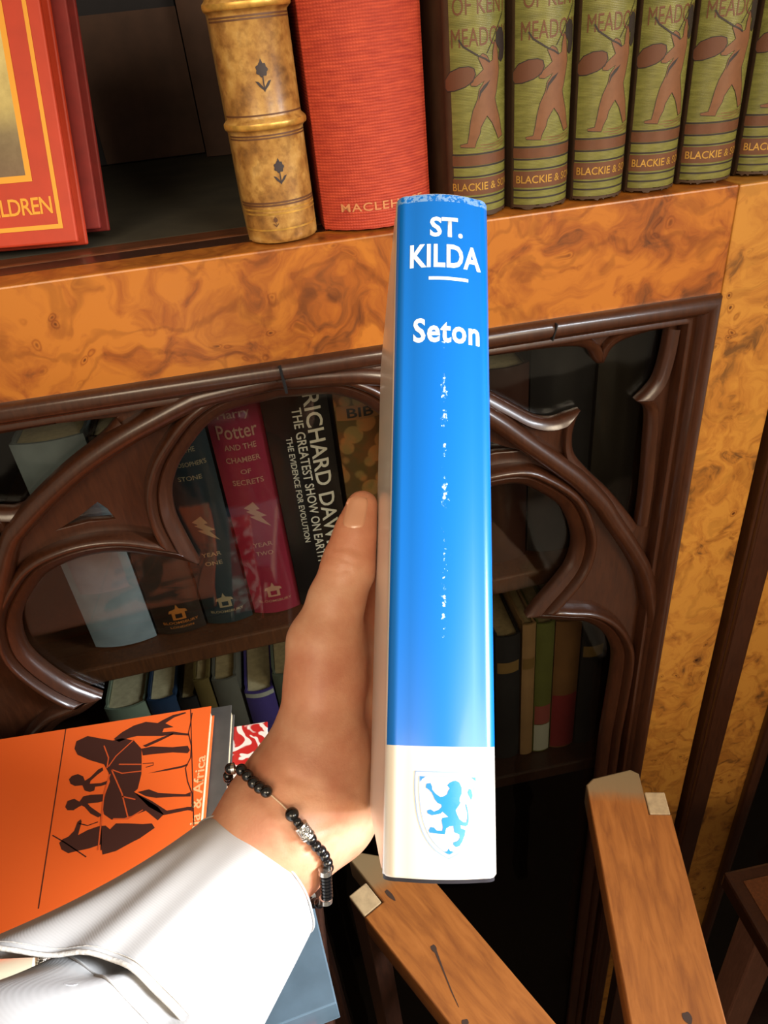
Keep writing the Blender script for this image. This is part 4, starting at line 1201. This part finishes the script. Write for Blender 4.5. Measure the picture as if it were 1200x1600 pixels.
# small white button on the placket
sv = BVHTree.FromPolygons([v.co+person.location for v in sl.data.vertices], [tuple(p.vertices) for p in sl.data.polygons])
h = sv.ray_cast(EYE, ray(110, 1535).normalized())
if h[0] is not None:
    bm = bmesh.new(); bmesh.ops.create_cone(bm, cap_ends=True, segments=28, radius1=.0030, radius2=.0027, depth=.0014)
    bmesh.ops.bevel(bm, geom=bm.edges[:], offset=.0004, segments=2, affect='EDGES')
    bmx = bpy.data.meshes.new('m'); bm.to_mesh(bmx); bm.free()
    n_ = h[1] if h[1].dot(FW) < 0 else -h[1]
    q = Vector((0, 0, 1)).rotation_difference(n_).to_matrix().to_4x4()
    bmx.transform(Matrix.Translation(h[0]+n_*.0008) @ q)
    pc('button', bmx, plain('button_pearl', (232, 232, 236), .25, coat=.5), parent=sl, autosmooth=40)

# ------------------------------------------------------------------ bracelet
BEAD = plain('black_bead', (14, 13, 14), .22, coat=.4, croughness=.1)
m_, nt_, b_ = newmat('crystal_silver')
v_ = coords(nt_); vo_ = nt_.nodes.new('ShaderNodeTexVoronoi'); vo_.inputs['Scale'].default_value = 1500; nt_.links.new(v_, vo_.inputs[0])
nt_.links.new(ramp(nt_, [(.0, lin(230, 228, 222)), (.5, lin(176, 172, 164)), (.8, lin(90, 86, 80))], vo_.outputs[0]), b_.inputs['Base Color'])
b_.inputs['Metallic'].default_value = .85; b_.inputs['Roughness'].default_value = .25; bump(nt_, b_, vo_.outputs[0], .6, .0006)
CRYS = m_
SILVER = plain('silver', (200, 196, 188), .25, metal=.95)
brl = thing('bracelet', 'black bead bracelet with silver spacers round the left wrist', 'bracelet', V(455, 1273, .315))
IB = Matrix.Translation(-brl.location)
def bc(name, mesh, mat, smooth=True):
    mesh.transform(IB); return obj(name, mesh, mat, brl, smooth, 40)
def skin_pt(px, py, off, fallback):
    h = on_skin(px, py)
    if h[0] is not None and abs((h[0]-EYE).dot(FW)-fallback) < .045: return h[0]+(h[1] if h[1].dot(FW) < 0 else -h[1])*off
    return V(px, py, fallback)
path3 = []
beads = [(360, 1201, .0026, .337), (384, 1208, .0027, .325), (393, 1216, .0027, .322), (402, 1225, .0027, .319), (411, 1232, .0027, .317), (420, 1238, .0027, .316),
         (455, 1273, .0030, .314), (463, 1284, .0019, .314), (482, 1308, .0026, .316), (490, 1317, .0024, .317), (497, 1325, .0024, .318), (502, 1334, .0024, .319), (506, 1343, .0024, .320), (508, 1351, .0023, .321)]
for px, py, r, fb in beads:
    p = skin_pt(px, py, r*1.02, fb); path3.append(p)
    bc('bead', ball(r, 3, p), BEAD)
def barrel(name, p, d, L, r, mat):
    d = d.normalized(); m = tube([p-d*L/2, p-d*L*.42, p+d*L*.42, p+d*L/2], [r*.82, r, r, r*.82], 20); return bc(name, m, mat)
pA, pB = skin_pt(466, 1289, .0034, .315), skin_pt(477, 1303, .0034, .316)
barrel('crystal_spacer', (pA+pB)/2, pB-pA, .0050, .0030, CRYS)
for q in (pA, pB): barrel('spacer_ring', q, pB-pA, .0009, .0032, SILVER)
a0, a1 = V(508, 1357, .3165), V(508, 1366, .317)
barrel('silver_spacer', (a0+a1)/2, a1-a0, .0025, .0030, SILVER)
for k in range(7):
    p = V(509+k*.25, 1370+k*5.0, .3175+k*.0010); barrel('disc_bead', p, a1-a0, .0013, .0027, BEAD)
p = V(509, 1406, .3275); barrel('silver_spacer', p, a1-a0, .0024, .0030, SILVER)
for k, (px, py, d) in enumerate(((499, 1411, .332), (491, 1411, .337), (483, 1408, .343))):
    bc('bead', ball(.0023, 3, V(px, py, d)), BEAD)
barrel('silver_spacer', V(484, 1402, .347), V(480, 1396, .35)-V(484, 1402, .347), .0020, .0028, SILVER)
back = [V(474, 1398, .351), V(462, 1388, .358), V(446, 1368, .370), V(428, 1340, .377), V(410, 1310, .380), V(392, 1275, .378), V(372, 1240, .370), V(357, 1216, .357), V(356, 1208, .345)]
bp = smooth_path([Vector((a.x, a.y)) for a in back], 4)
for i in range(len(back)-1):
    L = (back[i+1]-back[i]).length; n = max(1, int(L/.0052))
    for k in range(n): bc('bead', ball(.0025, 2, back[i].lerp(back[i+1], k/n)), BEAD)
cord_pts = [skin_pt(420, 1238, .0014, .316), skin_pt(429, 1246, .0010, .315), skin_pt(438, 1255, .0010, .315), skin_pt(447, 1264, .0012, .315), skin_pt(455, 1273, .0022, .314)]
bc('cord', tube(cord_pts, .00035, 6), plain('pale_cord', (216, 190, 160), .5))
barrel('silver_spacer', skin_pt(373, 1208, .0034, .330), Vector((1, 0, 0)), .0018, .0026, SILVER)

# ------------------------------------------------------------------ pile of books on a small table, lower left
def slab_book(name, label, corner, ux, w, d, z0, z1, mat, pages=PAGES, cover_t=.0012, spine='x-', bev=.0012, round_c=0):
    """a book lying flat: corner = far right corner of the top, ux = direction of the far edge (to the left), d towards the viewer"""
    ux = Vector((ux.x, ux.y, 0)).normalized(); uy = Vector((-ux.y, ux.x, 0))
    if uy.y > 0: uy = -uy
    M = Matrix(((ux.x, uy.x, 0, corner.x), (ux.y, uy.y, 0, corner.y), (0, 0, 1, z0), (0, 0, 0, 1)))
    if M.to_3x3().determinant() < 0: pass
    t = thing(name, label, 'book', Matrix.Translation((corner.x, corner.y, z0)))
    R_m = M.to_3x3().to_4x4(); h = z1-z0
    def part(nm, m, mt):
        m.transform(R_m); fix_normals(m); return obj(nm, m, mt, t)
    part('top_cover', box(0, w, 0, d, h-cover_t, h, min(bev, cover_t*.45)), mat)
    part('bottom_cover', box(0, w, 0, d, 0, cover_t, min(bev, cover_t*.45)), mat)
    part('page_block', box(.0015, w-.0015, .0015, d-.0015, cover_t+.0001, h-cover_t-.0001, .0003, 1), pages)
    part('spine', box(0, w, d-.0012, d, cover_t*.9, h-cover_t*.9, .0003, 1) if spine == 'y' else box(w-.0012, w, 0, d, cover_t*.9, h-cover_t*.9, .0003, 1), mat)
    return t, R_m, h
ORANGE = plain('orange_cover', (252, 108, 42), .42, coat=.25, croughness=.2)
Zo = 1.112
oc = atZ(330, 1103, Zo); ol = atZ(0, 1155, Zo); onr = atZ(344, 1245, Zo)
ux = (ol-oc); 
pile_far = ux
t_or, R_or, h_or = slab_book('orange_book', 'orange paperback with a dark print of horses, lying on top of the pile', oc, ux, .236, .158, Zo-.011, Zo, ORANGE, cover_t=.0006, spine='y', bev=.0002)
R_inv = R_or.inverted()
def opt(px, py):
    p = atZ(px, py, Zo)-Vector((oc.x, oc.y, Zo)); q = R_inv.to_3x3() @ p; return (q.x, q.y)
SEPIA = plain('sepia_print', (70, 36, 28), .5)
def oc_print(nm, m, mat, lift=.00012, par=None):
    m.transform(Matrix.Translation((0, 0, h_or+lift))); m.transform(R_or); fix_normals(m)
    for p in m.polygons:
        pass
    return obj(nm, m, mat, par or t_or)
def oz(pts): return [opt(60+X/4.2857, 1100+Y/4.2857) for X, Y in pts]
oc_print('printed_rule', stroke([opt(103, 1139), opt(60, 1420)], .0007), SEPIA)
oc_print('printed_rule', stroke([opt(298, 1108), opt(303, 1290)], .0006), SEPIA)
H1 = [(255, 250), (330, 215), (420, 232), (500, 245), (560, 230), (640, 245), (690, 300), (692, 380), (690, 470), (665, 570), (640, 590), (720, 640), (800, 690), (840, 740), (800, 780), (720, 715), (640, 745), (560, 770), (490, 775), (440, 740), (430, 690), (450, 600), (480, 520), (470, 460), (440, 405), (340, 375), (262, 340), (242, 300)]
H1B = [(505, 235), (560, 190), (640, 145), (720, 120), (800, 128), (830, 110), (900, 75), (985, 55), (990, 62), (910, 90), (850, 130), (905, 155), (840, 165), (830, 190), (900, 185), (1010, 200), (1005, 212), (900, 205), (830, 215), (760, 215), (660, 215), (600, 230), (540, 255)]
LEG1 = [(690, 300), (760, 285), (900, 290), (1000, 280), (1015, 310), (1000, 330), (900, 325), (780, 335), (700, 345)]
LEG1B = [(700, 280), (800, 235), (900, 195), (905, 203), (820, 245), (720, 290)]
LEG2 = [(735, 465), (860, 435), (960, 415), (1000, 400), (1000, 412), (960, 428), (860, 447)]
LEG3 = [(665, 590), (740, 572), (800, 595), (900, 602), (985, 605), (1020, 590), (1020, 620), (900, 622), (790, 630), (720, 618)]
LEG4 = [(640, 590), (760, 650), (860, 715), (1000, 690), (1025, 690), (1025, 715), (1000, 712), (840, 745), (740, 690)]
MAN1 = [(205, 505), (225, 482), (265, 470), (300, 485), (312, 515), (350, 490), (400, 440), (430, 425), (435, 445), (395, 475), (350, 515), (345, 535), (420, 530), (460, 515), (465, 535), (420, 550), (380, 555), (375, 580), (345, 590), (310, 580), (295, 545), (245, 550), (215, 535)]
MAN2 = [(180, 690), (195, 650), (240, 635), (275, 655), (300, 620), (350, 608), (440, 605), (440, 650), (400, 660), (330, 668), (350, 690), (400, 725), (430, 745), (400, 760), (350, 735), (310, 690), (290, 680), (270, 690), (235, 712), (195, 712)]
H2 = [(140, 930), (165, 905), (200, 890), (240, 850), (262, 790), (285, 772), (290, 790), (265, 880), (330, 845), (400, 820), (450, 815), (480, 840), (520, 800), (600, 800), (700, 805), (760, 800), (780, 830), (680, 900), (620, 930), (520, 985), (430, 1010), (420, 940), (340, 968), (260, 985), (200, 1000), (155, 975)]
fig = None
for nm, L in (('horse_print', H1), ('horse_print', H1B), ('horse_print', H2), ('rider_print', MAN1), ('rider_print', MAN2), ('leg_print', LEG1), ('leg_print', LEG1B), ('leg_print', LEG2), ('leg_print', LEG3), ('leg_print', LEG4)):
    oc_print(nm, fill2([oz(L)]), SEPIA)
for L in ([(640, 240), (520, 350), (470, 420)], [(440, 280), (470, 360), (460, 430)], [(490, 440), (560, 600), (600, 760)], [(480, 470), (440, 600), (420, 800), (400, 980)], [(690, 450), (560, 465), (490, 440)], [(690, 405), (540, 405)], [(560, 620), (650, 640)], [(500, 770), (600, 770), (700, 710)]):
    oc_print('harness_line', stroke(oz(L), .0009), plain('orange_print', (214, 88, 40), .5), .0002)
for L in ([(1030, 60), (1020, 130), (1005, 195), (1025, 280), (1020, 360), (985, 430), (1000, 520), (1030, 600), (1030, 720)], [(700, 400), (770, 395), (770, 410), (720, 425)], [(95, 880), (180, 930), (320, 1025)], [(270, 800), (330, 815), (400, 790)], [(420, 740), (420, 980)]):
    oc_print('print_line', stroke(oz(L), .0007), SEPIA)
tm = fit(text_mesh('Course 2 Asia & Africa', 1, .015), w=.118, h=.0068, rot=0)
# reading upwards in the picture: text x runs away from the viewer, text y to the left
p0_ = opt(315, 1181)
tmv = [((p0_[0]+.0004+v.co.y*1.0), (p0_[1]+.059-v.co.x)) for v in tm.vertices]
for v, q in zip(tm.vertices, tmv): v.co = (q[0], q[1], 0)
oc_print('title_lettering', tm, plain('cream_print', (252, 190, 130), .5))
Zg = 1.0995
gc = atZ(362, 1101, Zg)
GREYB = plain('charcoal_cover', (78, 74, 70), .55, var=.15, nscale=60)
slab_book('charcoal_book', 'charcoal grey book in the pile directly under the orange book', gc, ux, .25, .19, Zg-.012, Zg, GREYB, spine='y')
# red and white patterned book
m_, nt_, b_ = newmat('red_white_pattern')
v_ = coords(nt_); n1_ = noisetex(nt_, v_, 42, 2, .5, 1.5)
nt_.links.new(ramp(nt_, [(.40, lin(240, 226, 214)), (.43, lin(190, 40, 36)), (.58, lin(190, 40, 36)), (.61, lin(240, 226, 214))], n1_.outputs[0]), b_.inputs['Base Color']); b_.inputs['Roughness'].default_value = .35
Zp = 1.087
slab_book('patterned_book', 'red and white patterned book poking out of the pile by the wrist', atZ(418, 1127, Zp), ux, .24, .16, Zp-.014, Zp, m_, spine='y')
Zs = 1.0725
bc_ = atZ(525, 1566, Zs); bf = atZ(486, 1400, Zs)
SLATE = plain('slate_blue_cover', (92, 112, 126), .38, var=.15, nscale=40, coat=.2)
uxs = Vector((-1, .10, 0))
fr = bf+(bf-bc_).normalized()*.06
slab_book('slate_book', 'slate blue-grey book at the lower right of the pile, below the cuff', Vector((fr.x, fr.y, 0)), Vector((-(bf-bc_).y, (bf-bc_).x, 0)), .21, (fr-bc_).length, Zs-.020, Zs, SLATE, spine='y')
Zr = 1.052
slab_book('red_book', 'red book at the bottom of the pile on the small table', Vector((fr.x-.014, fr.y, 0)), Vector((-(bf-bc_).y, (bf-bc_).x, 0)), .20, (fr-bc_).length+.006, Zr-.022, Zr, plain('red_pile_cover', (176, 52, 36), .5), spine='y')
# white-spined book with patterned end, and the yellow one under it, front left of the pile
wl = atZ(78, 1466, 1.106)
m_, nt_, b_ = newmat('silver_scroll')
v_ = coords(nt_); n1_ = noisetex(nt_, v_, 260, 2, .5, 2)
nt_.links.new(ramp(nt_, [(.47, lin(60, 56, 50)), (.53, lin(206, 200, 186))], n1_.outputs[0]), b_.inputs['Base Color']); b_.inputs['Roughness'].default_value = .35; b_.inputs['Metallic'].default_value = .5
ws = thing('white_book', 'white rounded-spine book with a silver scroll end, beside the cuff corner', 'book', Vector((wl.x, wl.y, 1.0995)))
IVORY = plain('ivory_spine', (238, 228, 200), .4)
def wpart(nm, m, mt): return obj(nm, m, mt, ws, True, 40)
wp = [Vector((-.17, 0, .0)), Vector((-.0052, 0, .0))]
def capsule(x0, x1, r, yc=-.0):
    return tube([(x0, yc, 0), (x0+.0015, yc, 0), (x1-.0015, yc, 0), (x1, yc, 0)], [r*.8, r, r, r*.8], 24)
wpart('spine', capsule(-.17, -.0056, .0075, -.0095), IVORY); wpart('scroll_end', capsule(-.0056, .0004, .0076, -.0095), m_)
yb_ = thing('yellow_book', 'yellow covered book under the white one at the left edge', 'book', Vector((wl.x, wl.y, 1.088)))
obj('cover', box(-.19, -.008, -.0245, .001, 0, .0032, .0006), plain('yellow_cover', (240, 196, 84), .5), yb_)
tm = join([rect(-.020+k*.0022, -.0188+k*.0022, -.0232, -.0202) for k in range(4)]); tm.transform(Matrix.Translation((0, 0, .0034)))
obj('printed_marks', tm, plain('red_print', (206, 92, 40), .5), yb_)
# the small table under the pile
tb = thing('side_table', 'small dark table carrying the pile of books at lower left', 'table', (-.17, .27, 0))
TT = Zr-.0222
obj('table_top', box(-.19, .128, -.115, .125, TT-.018, TT, .004, 3), MAHO_D, tb)
obj('apron', box(-.17, .108, -.095, .105, TT-.06, TT-.0182, .002), MAHO_D, tb)
for sx in (-.165, .100):
    for sy in (-.09, .098): obj('leg', box(sx-.011, sx+.011, sy-.011, sy+.011, 0, TT-.0182, .002), MAHO_D, tb)

# ------------------------------------------------------------------ wooden stand with two splayed arms, lower right
ARMW = wood_mat('worn_pine_arm', lin(150, 88, 40), lin(186, 116, 58), scale=(9, 9, 1), rough=.5, coat=.15, fine=36)
ENDG = plain('bare_end_grain', (176, 150, 112), .8, var=.25, nscale=120, bumps=.3)
m_, nt_, b_ = newmat('worn_arm_top')
v_ = coords(nt_); mp_ = coords(nt_, (1, 6, 6)); n1_ = noisetex(nt_, mp_, 26, 6, .6, .5); n2_ = noisetex(nt_, v_, 45, 4)
base_ = ramp(nt_, [(.30, lin(130, 74, 32)), (.55, lin(160, 96, 42)), (.75, lin(174, 108, 52))], n1_.outputs[0])
sp_ = nt_.nodes.new('ShaderNodeSeparateXYZ'); nt_.links.new(v_, sp_.inputs[0])
# finish rubbed away at the front end (x = 0)
wx = mth(nt_, 'ADD', sp_.outputs[0], mth(nt_, 'MULTIPLY', mth(nt_, 'SUBTRACT', n2_.outputs[0], .5), .016))
fade = ramp(nt_, [(.0, (1, 1, 1, 1)), (.016, (.85, .85, .85, 1)), (.026, (0, 0, 0, 1))], wx)
nt_.links.new(mix(nt_, base_, lin(132, 110, 78), fade), b_.inputs['Base Color']); b_.inputs['Roughness'].default_value = .48; b_.inputs['Coat Weight'].default_value = .12
bump(nt_, b_, n1_.outputs[0], .1, .001)
ARMTOP = m_
Za = 1.005; TH = .024
stand = thing('wooden_stand', 'worn wooden stand with two splayed notched arms, in front of the bookcase', 'stand', (.10, .22, 0))
def sp(name, mesh, mat, parent=stand, smooth=False):
    return wc(name, mesh, mat, parent, smooth)
def arm(front_l, front_r, near_r, near_l, notch_left):
    """pixel corners of the arm's top; front = far end"""
    P4 = [atZ(*q, Za) for q in (front_l, front_r, near_r, near_l)]
    fm = (P4[0]+P4[1])/2; nm_ = (P4[2]+P4[3])/2
    ax_ = (nm_-fm).normalized(); ay_ = Vector((-ax_.y, ax_.x, 0))
    def loc(p): q = p-fm; return (q.dot(ax_), q.dot(ay_))
    L = [loc(p) for p in P4]
    ext = .16
    w0 = [L[0][1], L[1][1]]; w1 = [L[3][1], L[2][1]]
    Ln = (L[2][0]+L[3][0])/2
    a, b_ = sorted((w0[0], w0[1])); c, d = sorted((w1[0], w1[1]))
    g = (Ln+ext)/Ln
    c2 = a+(c-a)*g; d2 = b_+(d-b_)*g
    lo_first = loc(P4[0])[1] < loc(P4[1])[1]
    return fm, ax_, ay_, a, b_, c2, d2, Ln+ext, lo_first, L
def build_arm(front_l, front_r, near_r, near_l, notch_side, label):
    fm, ax_, ay_, a, b_, c, d, Ln, lo, L = arm(front_l, front_r, near_r, near_l, notch_side)
    left_is_a = lo
    GP = .026 if notch_side == 'left' else .020
    nw, nl = .0165, .020       # notch width, length
    xl, xr = L[0][0], L[1][0]
    # outline in (x along arm, y across): y=a .. b
    ya_, yb__ = a, b_
    cut_a = (notch_side == 'left') == left_is_a
    xa = L[0][0] if left_is_a else L[1][0]; xb = L[1][0] if left_is_a else L[0][0]
    ch = .006
    if cut_a:
        out = [(xa+nl+GP, ya_), (xa+nl+GP, ya_+nw), (xa+.004, ya_+nw), (xa, ya_+nw+ch), (xb, yb__-ch), (xb+ch, yb__), (Ln, d), (Ln, c)]
        post = (xa+nl+GP-nl+.0004, xa+nl+GP-.0004, ya_+.0005, ya_+nw-.0006)
    else:
        out = [(xa+ch, ya_), (xa, ya_+ch), (xb, yb__-nw-ch), (xb+.004, yb__-nw), (xb+nl+GP, yb__-nw), (xb+nl+GP, yb__), (Ln, d), (Ln, c)]
        post = (xb+nl+GP-nl+.0004, xb+nl+GP-.0004, yb__-nw+.0006, yb__-.0005)
    m = fill2([out], extrude=TH/2-.0012, bev=.0012, res=2)
    Mx = Matrix(((ax_.x, ay_.x, 0, fm.x), (ax_.y, ay_.y, 0, fm.y), (0, 0, 1, Za-TH/2), (0, 0, 0, 1)))
    o = obj('arm', m, ARMTOP, stand); o['label'] = label
    o.matrix_parent_inverse = Matrix.Translation(stand.location).inverted(); o.matrix_basis = Mx
    # post whose bare top fills the notch
    pm = box(post[0], post[1], post[2], post[3], TH/2-.62, TH/2-.004, .0008); pm.transform(Mx)
    po = sp('post', pm, MAHO_D)
    em = box(post[0], post[1], post[2], post[3], TH/2-.0038, TH/2-.0006, .0008); em.transform(Mx)
    eo = wc('post_end', em, ENDG, po)
    # dark knocks and a peg in the top
    return o, Mx, fm
a1_, M1, f1 = build_arm((512, 1358), (645, 1336), (872, 1602), (706, 1602), 'left', 'left arm, rubbed pale at the end')
a2_, M2_, f2 = build_arm((914, 1216), (1030, 1202), (1136, 1602), (986, 1602), 'right', 'right arm')
def knock(px, py, rx_, ry_, ang, par):
    p = atZ(px, py, Za+.0002); pts = [(rx_*math.cos(t), ry_*math.sin(t)*(1+.2*math.sin(3*t))) for t in np.linspace(0, 2*PI, 18, endpoint=False)]
    m = fill2([pts]); m.transform(Matrix.Rotation(ang, 4, 'Z')); m.transform(Matrix.Translation(p)); fix_normals(m)
    return wc('knot', m, plain('dark_knot', (62, 42, 30), .7), par)
knock(609, 1398, .0016, .0052, .55, a1_); knock(678, 1482, .0018, .0028, .3, a1_); knock(727, 1598, .0022, .0022, 0, a1_); knock(1074, 1590, .0028, .0034, 0, a2_)
m = stroke([(lambda q: (q.x, q.y))(atZ(*q_, Za)) for q_ in ((681, 1487), (694, 1520), (706, 1550), (717, 1574))], [.0018, .0009, .0007, .0004]); m.transform(Matrix.Translation((0, 0, Za+.0002))); fix_normals(m)
wc('scratch', m, plain('dark_knot', (62, 42, 30), .7), a1_)
sp('cross_rail', box(.045, .175, .245, .262, .52, .565, .002), MAHO_D)
sp('cross_rail', box(.045, .175, .245, .262, .30, .345, .002), MAHO_D)
# ------------------------------------------------------------------ low table at the right edge
Zt = .85
q = atZ(1130, 1362, Zt)
lt = thing('low_table', 'low brown table, one corner showing at the lower right', 'table', (q.x, q.y, 0))
obj('table_top', box(0, .42, -.36, 0, Zt-.022, Zt, .003, 2), MAHO, lt)
obj('inlaid_top', box(.012, .408, -.348, -.012, Zt+.0001, Zt+.0009, .0003, 1), wood_mat('table_leaf', lin(84, 46, 24), lin(112, 66, 36), rough=.3, coat=.4), lt)
for sx, sy in ((.03, -.03), (.39, -.03), (.03, -.33), (.39, -.33)):
    obj('leg', box(sx-.014, sx+.014, sy-.014, sy+.014, 0, Zt-.0222, .002), wood_mat('pale_leg', lin(120, 78, 60), lin(146, 98, 78)), lt)

# ------------------------------------------------------------------ books on the lower inner shelf
def low(name, label, x0, x1, h, col, y=.50, pg=PAGES_D, d=.14, phi=30, **k):
    return Book(name, label, x1-x0, h, d, plain('cover_'+name+'_%03d%03d' % (col[0], col[1]), col, .5, var=.15, nscale=30), ((x0+x1)/2, y, LSH+.0004), None, phi=phi, page=pg, **k)
LOWER = [('sage_book', 'sage green book with cream page tops below the inner shelf', -.2230, -.1850, .188, (128, 138, 120), PAGES),
         ('navy_book', 'navy book with cream page tops, right of the sage one', -.1835, -.1570, .190, (38, 56, 84), PAGES),
         ('black_cloth_book', 'black cloth book in the lower row behind the glass', -.1555, -.1390, .185, (26, 24, 24), PAGES_D),
         ('ochre_book', 'dull ochre book in the lower row above the orange paperback', -.1375, -.1230, .205, (96, 78, 42), PAGES_D),
         ('grey_board_book', 'grey board book in the lower row beside the ochre one', -.1215, -.0985, .200, (92, 88, 80), PAGES_D),
         ('purple_book', 'purple spined book in the lower row near the thumb base', -.0955, -.0680, .176, (74, 60, 128), PAGES),
         ('grey_green_book', 'grey-green book in the lower row beside the hand', -.0665, -.0420, .192, (88, 92, 78), PAGES_D),
         ('umber_book', 'umber book in the lower row hidden by the hand', -.0405, .0, .19, (70, 48, 34), PAGES_D),
         ('maroon_book', 'maroon book in the lower row behind the held book', .0015, .0400, .185, (84, 30, 34), PAGES_D),
         ('plum_book', 'plum book in the lower row at the blue book edge', .1150, .1480, .19, (72, 26, 44), PAGES_D),
         ('slate_black_book', 'black book in the lower row right of the plum one', .1500, .1755, .185, (34, 32, 34), PAGES_D),
         ('buff_book', 'narrow buff book in the lower row under the right cusp', .1770, .1905, .196, (146, 112, 78), PAGES_D),
         ('moss_book', 'moss green book in the lower row beside the buff one', .1915, .2100, .193, (92, 94, 46), PAGES_D),
         ('rust_book', 'rust brown book in the lower row with red foot', .2115, .2385, .190, (112, 76, 44), PAGES_D),
         ('ink_book', 'blackish book in the lower row by the right stile', .2400, .2640, .186, (32, 30, 32), PAGES_D)]
for nm, lb_, x0, x1, h, col, pg in LOWER:
    b = low(nm, lb_, x0, x1, h, col, pg=pg)
    if nm == 'rust_book': b.decal('foot_panel', rect(-b.half*.96, b.half*.96, .002, .085), plain('dark_red_panel', (120, 36, 40), .5), .0003)
    if nm == 'moss_book': b.decal('white_label', rect(-b.half*.9, b.half*.9, .002, .045), plain('white_label', (170, 168, 158), .5), .0003); b.decal('red_panel', rect(-b.half*.9, b.half*.9, .046, .075), plain('faded_red', (140, 70, 66), .5), .0003)
    if nm == 'purple_book': b.decal('white_band', rect(-b.half*.96, b.half*.96, .169, .1745), plain('white_label', (170, 168, 158), .5), .0003)
    if nm in ('slate_black_book', 'ink_book', 'plum_book', 'buff_book'):
        b.decal('title_band', rect(-b.half*.85, b.half*.85, .135, .150), plain('dim_gilt', (120, 92, 52), .5), .0003)
